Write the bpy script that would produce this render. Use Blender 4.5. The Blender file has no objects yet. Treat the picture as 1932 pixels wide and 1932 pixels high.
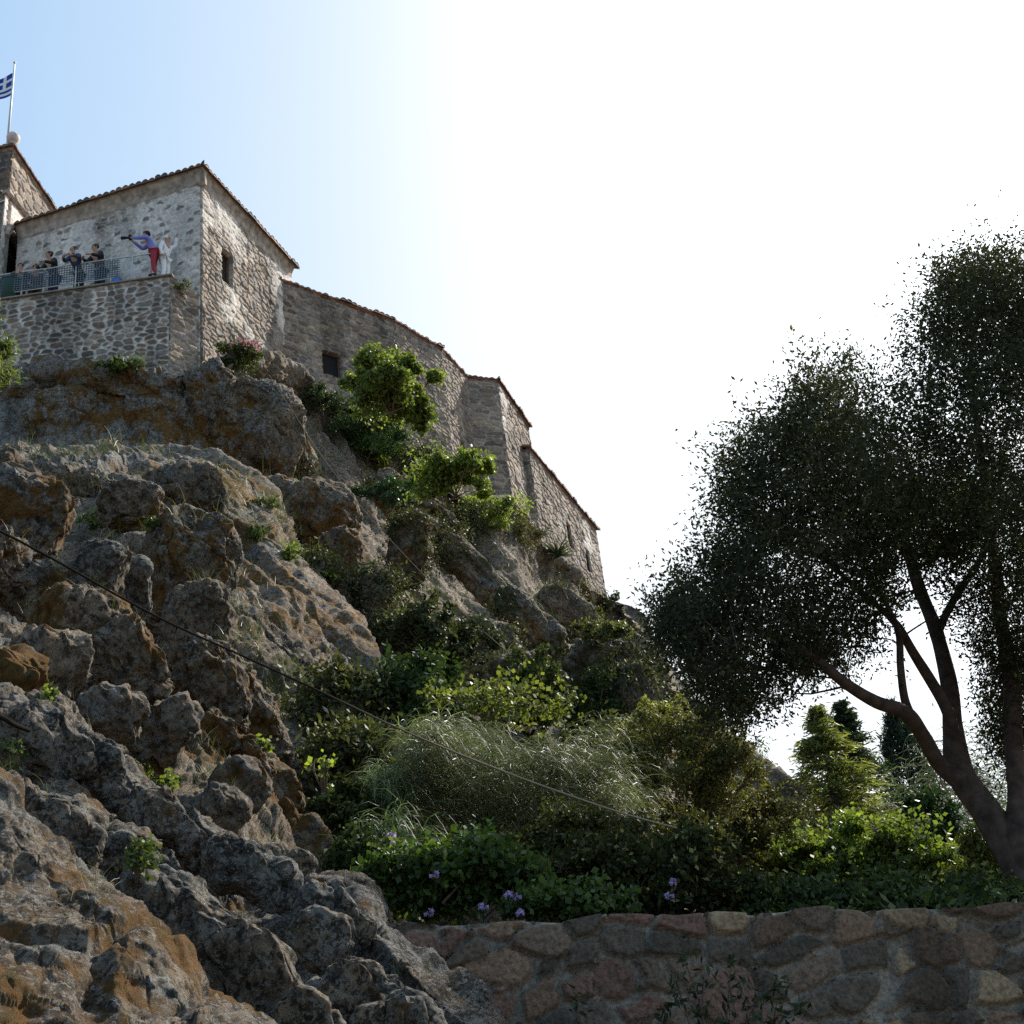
import bpy, bmesh, math
import numpy as np
from mathutils import Vector, Matrix
from mathutils.bvhtree import BVHTree

# ------------------------------------------------------------------ camera, sky, sun, exposure
S = bpy.context.scene
EZ = 1.65                                   # eye height above the path
FPX, CPX = 2500.0, 966.0                    # focal length and centre on the 1932-unit sheet used for measuring
PITCH, ROLL = math.radians(27.5), math.radians(7.0)
SUN_AZ, SUN_EL = math.radians(41.0), math.radians(43.0)   # azimuth from +Y towards +X
F = np.array([0, math.cos(PITCH), math.sin(PITCH)])
U0 = np.array([0, -math.sin(PITCH), math.cos(PITCH)]); R0 = np.array([1.0, 0, 0])
UP = U0*math.cos(ROLL) + R0*math.sin(ROLL); RT = R0*math.cos(ROLL) - U0*math.sin(ROLL)
EYE = np.array([0, 0, EZ])

cd = bpy.data.cameras.new('camera'); cam = bpy.data.objects.new('camera', cd)
S.collection.objects.link(cam)
M = Matrix(((RT[0], UP[0], -F[0], 0), (RT[1], UP[1], -F[1], 0), (RT[2], UP[2], -F[2], EZ), (0, 0, 0, 1)))
cam.matrix_world = M
cd.sensor_width = 36; cd.lens = 36*FPX/1932; cd.clip_start = 0.05; cd.clip_end = 3000
S.camera = cam

W = bpy.data.worlds.new("World"); S.world = W; W.use_nodes = True
wn = W.node_tree; bg = wn.nodes['Background']
sky = wn.nodes.new('ShaderNodeTexSky'); sky.sky_type = 'NISHITA'; sky.sun_disc = False
sky.sun_elevation = SUN_EL; sky.sun_rotation = SUN_AZ
sky.air_density = 1.0; sky.dust_density = 2.8; sky.ozone_density = 1.2; sky.altitude = 0
def wnode(t, **k):
    n = wn.nodes.new(t)
    for a, v in k.items(): setattr(n, a, v)
    return n
# thin bright haze: the brighter the sky, the less colour it keeps
tint = wnode('ShaderNodeMix', data_type='RGBA', blend_type='MULTIPLY'); tint.inputs[0].default_value = 1; tint.inputs[7].default_value = (.66, 1.0, 1.16, 1)
bw = wnode('ShaderNodeRGBToBW'); mr_ = wnode('ShaderNodeMapRange'); mr_.inputs[1].default_value = 2.0; mr_.inputs[2].default_value = 4.8; mr_.inputs[3].default_value = .0; mr_.inputs[4].default_value = .92
hz = wnode('ShaderNodeMix', data_type='RGBA'); wh = wnode('ShaderNodeMix', data_type='RGBA', blend_type='MULTIPLY'); wh.inputs[0].default_value = 1; wh.inputs[7].default_value = (1.0, 1.02, 1.04, 1)
wl = wn.links.new; wl(sky.outputs[0], tint.inputs[6]); wl(sky.outputs[0], bw.inputs[0]); wl(bw.outputs[0], mr_.inputs[0]); wl(mr_.outputs[0], hz.inputs[0])
wl(bw.outputs[0], wh.inputs[6]); wl(tint.outputs[2], hz.inputs[6]); wl(wh.outputs[2], hz.inputs[7]); 
gm = wnode('ShaderNodeGamma'); gm.inputs[1].default_value = .62; kk_ = wnode('ShaderNodeMix', data_type='RGBA', blend_type='MULTIPLY'); kk_.inputs[0].default_value = 1; kk_.inputs[7].default_value = (1.52, 1.58, 1.62, 1)
wl(hz.outputs[2], gm.inputs[0]); wl(gm.outputs[0], kk_.inputs[6]); wl(kk_.outputs[2], bg.inputs[0])
bg.inputs[1].default_value = 0.13

ld = bpy.data.lights.new('sun', 'SUN'); ld.energy = 4.3; ld.angle = math.radians(0.53); ld.color = (1, .93, .82)
sun = bpy.data.objects.new('sun', ld); S.collection.objects.link(sun)
sd = Vector((math.sin(SUN_AZ)*math.cos(SUN_EL), math.cos(SUN_AZ)*math.cos(SUN_EL), math.sin(SUN_EL)))
sun.rotation_euler = sd.to_track_quat('Z', 'Y').to_euler(); sun.location = (20, 20, 60)
S.view_settings.view_transform = 'Standard'; S.view_settings.look = 'None'
S.view_settings.exposure = 0.92; S.view_settings.gamma = 1
S.cycles.use_denoising = False; S.cycles.adaptive_threshold = 0.006; S.cycles.max_bounces = 6; S.cycles.diffuse_bounces = 3; S.cycles.transmission_bounces = 4; S.cycles.transparent_max_bounces = 6

rng = np.random.default_rng(7)

# ------------------------------------------------------------------ measuring helpers
def rays(x, y):
    x = np.asarray(x, float)[..., None]; y = np.asarray(y, float)[..., None]
    d = F*FPX + RT*(x-CPX) - UP*(y-CPX)
    return d/np.linalg.norm(d, axis=-1, keepdims=True)
def P(x, y, d):
    return EYE + rays(x, y)*np.asarray(d, float)[..., None]
def onz(x, y, z):                                # z above the eye
    r = rays(x, y); return EYE + r*(z/r[2])
def onwall(x, y, p0, p1, off=0.0):
    r = rays(x, y); t = np.array([p1[0]-p0[0], p1[1]-p0[1]]); n = np.array([t[1], -t[0]]); n = n/np.linalg.norm(n)
    if n @ np.array(p0) > 0: n = -n
    k = ((np.array(p0)+n*off) @ n)/(r[:2] @ n)
    return EYE + r*k
def pxd(d): return d/FPX

# ------------------------------------------------------------------ numpy noise
def _h(ix, iy, iz, seed):
    with np.errstate(over='ignore'):
        h = (ix.astype(np.int64).astype(np.uint32)*np.uint32(374761393) + iy.astype(np.int64).astype(np.uint32)*np.uint32(668265263)
             + iz.astype(np.int64).astype(np.uint32)*np.uint32(2147483647 & 1274126177) + np.uint32((seed*362437+12345) & 0xffffffff))
        h = (h ^ (h >> np.uint32(13)))*np.uint32(1274126177); h = (h ^ (h >> np.uint32(16)))*np.uint32(2246822519)
        h = h ^ (h >> np.uint32(15))
    return (h & np.uint32(0xffffff)).astype(np.float32)/np.float32(16777216)
def vnoise(p, seed=0):
    f = np.floor(p); u = (p-f).astype(np.float32); u = u*u*(3-2*u); r = 0
    for a in (0, 1):
        for b in (0, 1):
            for c in (0, 1):
                w = (u[:, 0] if a else 1-u[:, 0])*(u[:, 1] if b else 1-u[:, 1])*(u[:, 2] if c else 1-u[:, 2])
                r = r + w*_h(f[:, 0]+a, f[:, 1]+b, f[:, 2]+c, seed)
    return r*2-1
def fbm(p, octv=4, seed=0, gain=.5):
    r = 0; a = 1.0
    for o in range(octv):
        r = r + a*vnoise(p*(2.03**o)+o*17.3, seed+o); a *= gain
    return r
def worley(p, seed=0, jit=.9, dims=3):
    f = np.floor(p); n = len(p)
    F1 = np.full(n, 9., np.float32); F2 = F1.copy(); ID = np.zeros((n, 3)); V = np.zeros((n, 3), np.float32)
    for a in (-1, 0, 1):
        for b in (-1, 0, 1):
            for c in ((-1, 0, 1) if dims == 3 else (0,)):
                cc = f+np.array([a, b, c])
                q = np.stack([cc[:, i] + .5 + jit*(_h(cc[:, 0], cc[:, 1], cc[:, 2], seed+31*i)-.5) for i in range(dims)], 1)
                dv = p[:, :dims]-q; d = np.sqrt((dv**2).sum(1)).astype(np.float32)
                nr = d < F1
                F2 = np.where(nr, F1, np.minimum(F2, d)); F1 = np.where(nr, d, F1)
                ID[nr] = cc[nr]; V[nr, :dims] = dv[nr]
    return F1, F2, ID, V
def sstep(a, b, x):
    t = np.clip((x-a)/(b-a), 0, 1); return t*t*(3-2*t)

_sv = np.array([.33, -.34, -.88]); _sv /= np.linalg.norm(_sv)
def rockdisp(p, sp, Ls=(5.5, 2.4, 1.05, .46, .2, .09), amp=1.0, seed=0):
    """blocky, cracked, bedded rock relief in metres"""
    q0 = p - .5*(p @ _sv)[:, None]*_sv
    D = np.zeros(len(p), np.float32)
    wv = np.stack([vnoise(p*.9, 90+seed), vnoise(p*.9+5.5, 91+seed), vnoise(p*.9+9.1, 92+seed)], 1)
    for k, L in enumerate(Ls):
        w = np.clip((L/sp-2.5)/3, 0, 1)
        if w.max() <= 0: continue
        m = w > 0
        q0 = p - (.64 if L > .4 else .42)*(p @ _sv)[:, None]*_sv
        q = q0[m]/L + wv[m]*min(.3, .25/L) + .1*np.stack([vnoise(q0[m]*2.3/L, 60+k), vnoise(q0[m]*2.3/L+7.7, 61+k), vnoise(q0[m]*2.3/L+3.1, 62+k)], 1)
        F1, F2, ID, V = worley(q, seed+k*7)
        t = np.stack([_h(ID[:, 0], ID[:, 1], ID[:, 2], 200+k*5+i+seed)-.5 for i in range(3)], 1)
        hh = _h(ID[:, 0], ID[:, 1], ID[:, 2], 300+k+seed)
        e = F2-F1
        blk = sstep(0, .12, e)
        d = blk*((t*V).sum(1)*1.3 + (hh-.5)*.42) - (1-sstep(0, .07+.08*hh, e))*.16*(hh > .3)
        d += (.5-F1)*.12
        D[m] += (w[m]*L*.36*d*(.6 if L > 3 else .6 if L > .9 else .75 if L > .4 else 1.15)).astype(np.float32)
    D += .05*fbm(q0*2.2, 3, 40)
    fine = np.clip((.12/sp-1)/2, 0, 1)
    D += fine*(.02*fbm(p*13, 3, 44)-.035*np.abs(vnoise(p*7, 45))-.03*sstep(.4, .5, vnoise(p*3.1, 46)))
    D += .05*np.clip((.5/sp-1)/3, 0, 1)*fbm(q0*4.3, 4, 47, .6)
    return D*amp

# ------------------------------------------------------------------ mesh helpers
def mesh_np(name, V, Q, mats=(), cols=None, fm=None, smooth=False, attrs=None):
    me = bpy.data.meshes.new(name); V = np.asarray(V, np.float32); Q = np.asarray(Q, np.int32); k = Q.shape[1]
    me.vertices.add(len(V)); me.vertices.foreach_set('co', V.ravel())
    me.loops.add(Q.size); me.loops.foreach_set('vertex_index', Q.ravel())
    me.polygons.add(len(Q)); me.polygons.foreach_set('loop_start', np.arange(0, Q.size, k, dtype=np.int32))
    me.polygons.foreach_set('loop_total', np.full(len(Q), k, np.int32))
    if smooth: me.polygons.foreach_set('use_smooth', np.ones(len(Q), bool))
    if fm is not None: me.polygons.foreach_set('material_index', np.asarray(fm, np.int32))
    for m in mats: me.materials.append(m)
    if cols is not None:
        a = me.color_attributes.new('col', 'FLOAT_COLOR', 'POINT')
        c = np.ones((len(V), 4), np.float32); c[:, :3] = cols; a.data.foreach_set('color', c.ravel())
    for nm, v in (attrs or {}).items():
        a = me.attributes.new(nm, 'FLOAT', 'POINT'); a.data.foreach_set('value', np.asarray(v, np.float32))
    me.update(calc_edges=True)
    return me
def link(name, me, parent=None):
    o = bpy.data.objects.new(name, me); S.collection.objects.link(o)
    if parent is not None: o.parent = parent
    return o
def tag(o, label=None, cat=None, group=None, kind=None):
    if label: o['label'] = label
    if cat: o['category'] = cat
    if group: o['group'] = group
    if kind: o['kind'] = kind
    return o
def empty(name, label, cat, group=None):
    o = bpy.data.objects.new(name, None); S.collection.objects.link(o); o.empty_display_size = .2
    return tag(o, label, cat, group)
def gridq(m, n, off=0):
    i = np.arange(m*n).reshape(m, n)+off
    return np.stack([i[:-1, :-1].ravel(), i[1:, :-1].ravel(), i[1:, 1:].ravel(), i[:-1, 1:].ravel()], 1)
class MB:                                            # collects boxes, prisms and tubes of one part
    def __init__(s): s.V = []; s.Q = []; s.n = 0
    def add(s, V, Q): s.V.append(np.asarray(V, float)); s.Q.append(np.asarray(Q)+s.n); s.n += len(V); return s
    def box(s, c, sz, rz=0.0, rot=None):
        v = np.array([[x, y, z] for x in (-.5, .5) for y in (-.5, .5) for z in (-.5, .5)])*np.array(sz)
        R = np.array(Matrix.Rotation(rz, 3, 'Z')) if rot is None else rot
        return s.add(v @ R.T+np.array(c), [[0, 1, 3, 2], [4, 6, 7, 5], [0, 4, 5, 1], [2, 3, 7, 6], [0, 2, 6, 4], [1, 5, 7, 3]])
    def tube(s, pts, rad, n=8, cap=True):
        pts = np.asarray(pts, float); m = len(pts); rad = np.broadcast_to(np.asarray(rad, float), (m,))
        t = np.gradient(pts, axis=0); t /= np.linalg.norm(t, axis=1, keepdims=True)+1e-9
        a0 = np.cross(t[0], [0.13, .21, 1] if abs(t[0][2]) < .9 else [1, .2, .1]); a = [a0/np.linalg.norm(a0)]
        for q in t[1:]:
            w = a[-1]-q*(a[-1]@q); a.append(w/(np.linalg.norm(w)+1e-9))
        a = np.array(a)
        c = np.cross(t, a); th = np.linspace(0, 2*np.pi, n, endpoint=False)
        V = pts[:, None] + rad[:, None, None]*(a[:, None]*np.cos(th)[None, :, None]+c[:, None]*np.sin(th)[None, :, None])
        i = np.arange(m*n).reshape(m, n); j = np.roll(i, -1, 1)
        Q = np.stack([i[:-1].ravel(), j[:-1].ravel(), j[1:].ravel(), i[1:].ravel()], 1)
        V = V.reshape(-1, 3)
        if cap:
            V = np.vstack([V, pts[:1], pts[-1:]])
            e = [[m*n, i[0, (k+1) % n], i[0, k], i[0, k]] for k in range(n)]+[[m*n+1, i[-1, k], i[-1, (k+1) % n], i[-1, (k+1) % n]] for k in range(n)]
            s.T = getattr(s, 'T', []); s.T.append(np.array([[q[0], q[1], q[2]] for q in e])+s.n)
        return s.add(V, Q)
    def build(s, name, mat, parent=None, smooth=False, cols=None):
        V = np.vstack(s.V); me = bpy.data.meshes.new(name)
        faces = [tuple(int(a) for a in q) for q in np.vstack(s.Q)]
        for t in getattr(s, 'T', []): faces += [tuple(int(a) for a in q) for q in t]
        me.from_pydata([tuple(v) for v in V], [], faces)
        if smooth: me.polygons.foreach_set('use_smooth', np.ones(len(me.polygons), bool))
        for m in (mat if isinstance(mat, (list, tuple)) else [mat]): me.materials.append(m)
        me.update(); return link(name, me, parent)
def prism(poly, z0, z1):
    n = len(poly); V = [(x, y, z0) for x, y in poly]+[(x, y, z1) for x, y in poly]
    Fc = [tuple(range(n))[::-1], tuple(range(n, 2*n))]+[(i, (i+1) % n, n+(i+1) % n, n+i) for i in range(n)]
    return V, Fc
def pyobj(name, V, Fc, mat, parent=None):
    me = bpy.data.meshes.new(name); me.from_pydata([tuple(map(float, v)) for v in V], [], Fc); me.materials.append(mat); me.update()
    return link(name, me, parent)

# ------------------------------------------------------------------ materials
def newmat(name):
    m = bpy.data.materials.new(name); m.use_nodes = True
    return m, m.node_tree.nodes, m.node_tree.links, m.node_tree.nodes['Principled BSDF']
def flat(name, col, rough=.7, metal=0, nscale=0, namt=.25, spec=.3):
    m, N, L, b = newmat(name); b.inputs['Roughness'].default_value = rough; b.inputs['Metallic'].default_value = metal
    b.inputs['Specular IOR Level'].default_value = spec
    if nscale:
        t = N.new('ShaderNodeTexNoise'); t.inputs['Scale'].default_value = nscale; t.inputs['Detail'].default_value = 6
        g = N.new('ShaderNodeNewGeometry'); L.new(g.outputs['Position'], t.inputs['Vector'])
        r = N.new('ShaderNodeValToRGB'); r.color_ramp.elements[0].position = .3; r.color_ramp.elements[1].position = .7
        r.color_ramp.elements[0].color = [c*(1-namt) for c in col]+[1]; r.color_ramp.elements[1].color = [min(1, c*(1+namt)) for c in col]+[1]
        L.new(t.outputs[0], r.inputs[0]); L.new(r.outputs[0], b.inputs['Base Color'])
        bp = N.new('ShaderNodeBump'); bp.inputs['Strength'].default_value = .3; bp.inputs['Distance'].default_value = .03
        L.new(t.outputs[0], bp.inputs['Height']); L.new(bp.outputs[0], b.inputs['Normal'])
    else: b.inputs['Base Color'].default_value = (*col, 1)
    return m
def attrmat(name, rough=.85, nscale=14, namt=.35, bump=.5, bdist=.02):
    """surface colour per stone or tile from the mesh, weathered by noise"""
    m, N, L, b = newmat(name); b.inputs['Roughness'].default_value = rough; b.inputs['Specular IOR Level'].default_value = .2
    a = N.new('ShaderNodeAttribute'); a.attribute_name = 'col'
    g = N.new('ShaderNodeNewGeometry'); t = N.new('ShaderNodeTexNoise'); t.inputs['Scale'].default_value = nscale; t.inputs['Detail'].default_value = 8
    t.inputs['Roughness'].default_value = .65
    L.new(g.outputs['Position'], t.inputs['Vector'])
    mr = N.new('ShaderNodeMapRange'); mr.inputs[1].default_value = .3; mr.inputs[2].default_value = .7
    mr.inputs[3].default_value = 1-namt; mr.inputs[4].default_value = 1+namt; L.new(t.outputs[0], mr.inputs[0])
    mx = N.new('ShaderNodeVectorMath'); mx.operation = 'SCALE'; L.new(a.outputs['Color'], mx.inputs[0]); L.new(mr.outputs[0], mx.inputs['Scale'])
    L.new(mx.outputs[0], b.inputs['Base Color'])
    bp = N.new('ShaderNodeBump'); bp.inputs['Strength'].default_value = bump; bp.inputs['Distance'].default_value = bdist
    L.new(t.outputs[0], bp.inputs['Height']); L.new(bp.outputs[0], b.inputs['Normal'])
    return m
def leafmat(name, trans=.35, rough=.5, tcol=(1.45, 1.4, .6), spec=.35):
    m, N, L, b = newmat(name); b.inputs['Roughness'].default_value = rough; b.inputs['Specular IOR Level'].default_value = spec
    a = N.new('ShaderNodeAttribute'); a.attribute_name = 'col'; L.new(a.outputs['Color'], b.inputs['Base Color'])
    tr = N.new('ShaderNodeBsdfTranslucent'); v = N.new('ShaderNodeVectorMath'); v.operation = 'MULTIPLY'; v.inputs[1].default_value = tcol
    L.new(a.outputs['Color'], v.inputs[0]); L.new(v.outputs[0], tr.inputs[0])
    mx = N.new('ShaderNodeMixShader'); mx.inputs[0].default_value = trans
    L.new(b.outputs[0], mx.inputs[1]); L.new(tr.outputs[0], mx.inputs[2]); L.new(mx.outputs[0], N['Material Output'].inputs[0])
    return m
def rockmat():
    m, N, L, b = newmat('rock'); b.inputs['Roughness'].default_value = .9; b.inputs['Specular IOR Level'].default_value = .15
    g = N.new('ShaderNodeNewGeometry')
    def noise(sc, det=8, ro=.6, off=0.0, dist=0.0):
        t = N.new('ShaderNodeTexNoise'); t.inputs['Scale'].default_value = sc; t.inputs['Detail'].default_value = det
        t.inputs['Roughness'].default_value = ro; t.inputs['Distortion'].default_value = dist
        a = N.new('ShaderNodeVectorMath'); a.operation = 'ADD'; a.inputs[1].default_value = (off, off*1.7, -off)
        L.new(g.outputs['Position'], a.inputs[0]); L.new(a.outputs[0], t.inputs['Vector']); return t.outputs[0]
    def ramp(src, stops):
        r = N.new('ShaderNodeValToRGB'); cr = r.color_ramp
        while len(cr.elements) < len(stops): cr.elements.new(.5)
        for e, (p, c) in zip(cr.elements, stops): e.position = p; e.color = (*c, 1) if isinstance(c, tuple) else (c, c, c, 1)
        L.new(src, r.inputs[0]); return r.outputs[0]
    def mix(f, a, c):
        x = N.new('ShaderNodeMix'); x.data_type = 'RGBA'; L.new(f, x.inputs[0]); L.new(a, x.inputs[6])
        if isinstance(c, tuple): x.inputs[7].default_value = (*c, 1)
        else: L.new(c, x.inputs[7])
        return x.outputs[2]
    def math_(op, a, c):
        x = N.new('ShaderNodeMath'); x.operation = op; x.use_clamp = True
        for i, v in enumerate((a, c)):
            if isinstance(v, (int, float)): x.inputs[i].default_value = v
            else: L.new(v, x.inputs[i])
        return x.outputs[0]
    base = ramp(noise(.8, 10, .7), [(.3, (.05, .038, .028)), (.41, (.17, .13, .09)), (.52, (.31, .24, .17)), (.68, (.46, .37, .28))])
    fine = ramp(noise(9, 8, .75, 3), [(.34, .4), (.5, .95), (.66, 1.5)])
    mu = N.new('ShaderNodeMix'); mu.data_type = 'RGBA'; mu.blend_type = 'MULTIPLY'; mu.inputs[0].default_value = 1
    L.new(base, mu.inputs[6]); L.new(fine, mu.inputs[7]); c = mu.outputs[2]
    la = N.new('ShaderNodeAttribute'); la.attribute_name = 'grey'
    oa = N.new('ShaderNodeAttribute'); oa.attribute_name = 'orange'
    ma = N.new('ShaderNodeAttribute'); ma.attribute_name = 'moss'
    # pale grey crust lichen, two scales
    g1 = math_('ADD', noise(1.3, 10, .72, 11, .3), math_('MULTIPLY', la.outputs['Fac'], .1))
    c = mix(ramp(g1, [(.55, 0.), (.585, .85)]), c, ramp(noise(16, 6, .7, 5), [(.38, (.07, .075, .078)), (.55, (.24, .24, .225)), (.68, (.4, .39, .36))]))
    g2 = math_('ADD', noise(5.2, 9, .7, 23, .2), math_('MULTIPLY', la.outputs['Fac'], .08))
    c = mix(ramp(g2, [(.58, 0.), (.63, .8)]), c, (.33, .33, .32))
    # dark crust
    c = mix(ramp(noise(3.1, 10, .75, 41, .4), [(.6, 0.), (.68, .8)]), c, (.032, .028, .026))
    c = mix(ramp(noise(17, 6, .7, 37, .3), [(.58, 0.), (.63, .8)]), c, (.028, .025, .022))
    c = mix(ramp(noise(10, 10, .8, 97, .3), [(.585, 0.), (.615, .85)]), c, (.46, .45, .42))
    na = N.new('ShaderNodeAttribute'); na.attribute_name = 'near'
    for sc_, lo, cl_, of_, nr_ in ((8, .57, (.035, .028, .022), 7, 0), (6.5, .6, (.38, .35, .3), 17, 0), (21, .565, (.04, .032, .026), 9, 0), (19, .59, (.34, .315, .27), 19, 0), (46, .54, (.035, .03, .026), 29, 1), (60, .56, (.42, .41, .38), 39, 1)):
        f_ = ramp(noise(sc_, 6, .62, of_, .5), [(lo, 0.), (lo+.025, .75)])
        c = mix(math_('MULTIPLY', f_, na.outputs['Fac']) if nr_ else f_, c, cl_)
    # orange and mustard lichen
    o1 = math_('ADD', noise(1.7, 10, .72, 57, .5), math_('MULTIPLY', oa.outputs['Fac'], .145))
    o1 = math_('ADD', math_('MULTIPLY', o1, .62), math_('MULTIPLY', noise(11, 12, .8, 61), .38))
    c = mix(ramp(o1, [(.55, 0.), (.585, .9)]), c, ramp(noise(7, 10, .8, 71), [(.36, (.05, .035, .012)), (.44, (.13, .08, .012)), (.54, (.225, .1, .02)), (.68, (.28, .165, .05))]))
    m1 = math_('ADD', noise(1.2, 9, .7, 83), math_('MULTIPLY', ma.outputs['Fac'], .25))
    c = mix(ramp(m1, [(.64, 0.), (.74, .85)]), c, (.055, .06, .016))
    L.new(c, b.inputs['Base Color'])
    h = N.new('ShaderNodeMath'); h.operation = 'ADD'; L.new(noise(34, 12, .85, 2), h.inputs[0]); L.new(noise(6, 12, .8, 8), h.inputs[1])
    bp = N.new('ShaderNodeBump'); bp.inputs['Strength'].default_value = 1.0; bp.inputs['Distance'].default_value = .1
    L.new(h.outputs[0], bp.inputs['Height']); L.new(bp.outputs[0], b.inputs['Normal'])
    return m
M_rock = rockmat()
M_soil = flat('soil', (.09, .07, .045), .95, nscale=3, namt=.5)
M_ground = flat('ground', (.12, .105, .08), .95, nscale=1.2, namt=.4)
M_stone = attrmat('stone', nscale=9, namt=.4, bump=.7, bdist=.03)
M_stone_near = attrmat('stone_near', nscale=42, namt=.6, bump=.9, bdist=.02)
M_plaster = flat('plaster', (.33, .27, .225), .9, nscale=5, namt=.45)
M_tile = attrmat('tile', nscale=20, namt=.3, bump=.2)
M_dark = flat('dark_opening', (.012, .011, .01), .9)
M_wood = flat('old_wood', (.1, .06, .035), .8, nscale=8)
M_leaf = leafmat('leaf_bright', .45)
M_leafdark = leafmat('leaf_dark', .25, .7, (1.2, 1.15, .6), .12)
M_leafmid = leafmat('leaf_mid', .28, .6, (1.3, 1.25, .6), .22)
M_strand = leafmat('strand', .35, .5, (1.2, 1.2, .8), .4)
M_petal = leafmat('petal', .4, .6, (1.2, 1, 1.2), .2)
M_bark = flat('bark', (.075, .052, .042), .9, nscale=9, namt=.5)
M_twig = flat('twig', (.14, .105, .08), .9, nscale=9, namt=.4)
M_metal = flat('painted_metal', (.5, .52, .52), .5, .2)
M_net = flat('netting', (.1, .13, .16), .8)
M_cable = flat('cable', (.02, .018, .017), 1.0, spec=0)
M_rope = flat('pale_cable', (.2, .16, .12), .9, spec=0)
M_blue = flat('flag_blue', (.012, .035, .3), .7); M_white = flat('white_cloth', (.75, .75, .76), .7)
M_skin = flat('skin', (.42, .23, .15), .55); M_hair = flat('hair', (.012, .009, .008), .5)
M_black = flat('black_cloth', (.02, .022, .025), .8); M_violet = flat('violet_cloth', (.2, .22, .6), .8)
M_red = flat('red_cloth', (.3, .03, .05), .8); M_navy = flat('navy_cloth', (.03, .05, .1), .8); M_bluebag = flat('blue_bag', (.05, .16, .42), .6)
M_greenbin = flat('green_bin', (.02, .06, .05), .5); M_brown = flat('brown_cloth', (.08, .05, .04), .8)

# ------------------------------------------------------------------ rock sheets and boulders
def catmull(C, n):
    """resample along axis 0 to n rows"""
    m = len(C); t = np.linspace(0, m-1, n); i = np.clip(np.floor(t).astype(int), 0, m-2); u = (t-i).reshape(-1, *([1]*(C.ndim-1)))
    g = lambda k: C[np.clip(k, 0, m-1)]
    a, b, c, d = g(i-1), g(i), g(i+1), g(i+2)
    return .5*((2*b)+(-a+c)*u+(2*a-5*b+4*c-d)*u*u+(-a+3*b-3*c+d)*u**3)
def surf_normals(G):
    du = np.gradient(G, axis=0); dv = np.gradient(G, axis=1); n = np.cross(du, dv)
    n /= np.linalg.norm(n, axis=2, keepdims=True)+1e-9
    return n, .5*(np.linalg.norm(du, axis=2)+np.linalg.norm(dv, axis=2))
ORANGE = []     # (centre, radius, strength) of lichen-covered places, in world space
GREY = []; MOSS = []
def patches(p, lst):
    r = np.zeros(len(p))
    for c, rad, s in lst:
        d = np.linalg.norm(p-c, axis=1)/rad; r = np.maximum(r, s*np.clip(1.3-d, 0, 1))
    return r
rock_parts = {}
def rock_add(name, V, Q):
    rock_parts.setdefault(name, []).append((V, Q))
def rock_sheet(name, C, nu, nv, amp=1.0, Ls=None, seed=0, flip=False):
    G = catmull(catmull(np.asarray(C, float), nu).swapaxes(0, 1), nv).swapaxes(0, 1)
    n, sp = surf_normals(G)
    tocam = EYE-G
    if (n*tocam).sum(2).mean() < 0: n = -n
    p = G.reshape(-1, 3); n = n.reshape(-1, 3); sp = sp.ravel()
    spd = np.maximum(sp, np.linalg.norm(p-EYE, axis=1)*.0009)
    D = rockdisp(p, spd, Ls or (5.5, 2.4, 1.05, .46, .2, .09), amp, seed)
    rock_add(name, p+n*D[:, None], gridq(nu, nv))
def cubesphere(n):
    g = np.tan(np.linspace(-np.pi/4, np.pi/4, n)); a, b = np.meshgrid(g, g, indexing='ij'); o = np.ones_like(a)
    Vs = [np.stack(t, -1).reshape(-1, 3) for t in ((a, b, o), (b, a, -o), (o, a, b), (-o, b, a), (b, o, a), (a, -o, b))]
    V = np.vstack(Vs); V /= np.linalg.norm(V, axis=1, keepdims=True)
    Q = np.vstack([gridq(n, n, i*n*n) for i in range(6)]); return V, Q
def boulder(name, x, y, rx, ry, rot, d, thick=.9, amp=1.0, box=.6, seed=0):
    amp *= .95; thick *= .9
    n = int(np.clip(max(rx, ry)*.75, 26, 90)); V, Q = cubesphere(n)
    V = np.sign(V)*np.abs(V)**box
    V = V/np.linalg.norm(V, axis=1, keepdims=True)*(1+.0*V[:, :1]) * (np.abs(V)**2).sum(1, keepdims=True)**.35
    th = math.radians(rot); r = rays(x, y)
    u = RT*math.cos(th)-UP*math.sin(th); v = UP*math.cos(th)+RT*math.sin(th)
    u = u-r*(u@r); u /= np.linalg.norm(u); v = v-r*(v@r)-u*(v@u); v /= np.linalg.norm(v)
    s = d/FPX; c = P(x, y, d+(.62 if name != 'foreground_rock' else .5)*(rx+ry)/2*s*thick)
    A = np.stack([u*rx*s, v*ry*s, r*(rx+ry)/2*s*thick])
    p = c+V@A; nn = V@np.linalg.inv(A).T; nn /= np.linalg.norm(nn, axis=1, keepdims=True)
    big = max(rx, ry)*s
    Ls = tuple(L for L in (5.5, 2.4, 1.05, .46, .2, .09) if L < big*1.5)
    sp = np.full(len(p), max(2*big/n, d*.0009))
    D = rockdisp(p, sp, Ls, amp, seed+3) if Ls else 0
    rock_add(name, p+nn*np.asarray(D)[:, None], Q)

# plan points of the walls (x, y) relative to the eye; heights there are above the eye
A_L, A_C, A_R = (-15.9, 35.62), (-9.08, 33.95), (-7.27, 39.34)
T_L, T_C = (-19.0, 33.35), (-9.81, 33.06)
B = [(-7.43, 38.86), (-3.72, 42.14), (-2.09, 44.42), (-1.21, 46.76)]
C_L, C_C, C_R = (-1.9, 46.45), (0.0, 47.32), (1.16, 51.44)
D_0, D_C, D_R = (0.2, 50.0), (1.0, 49.85), (3.95, 58.58)

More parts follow.
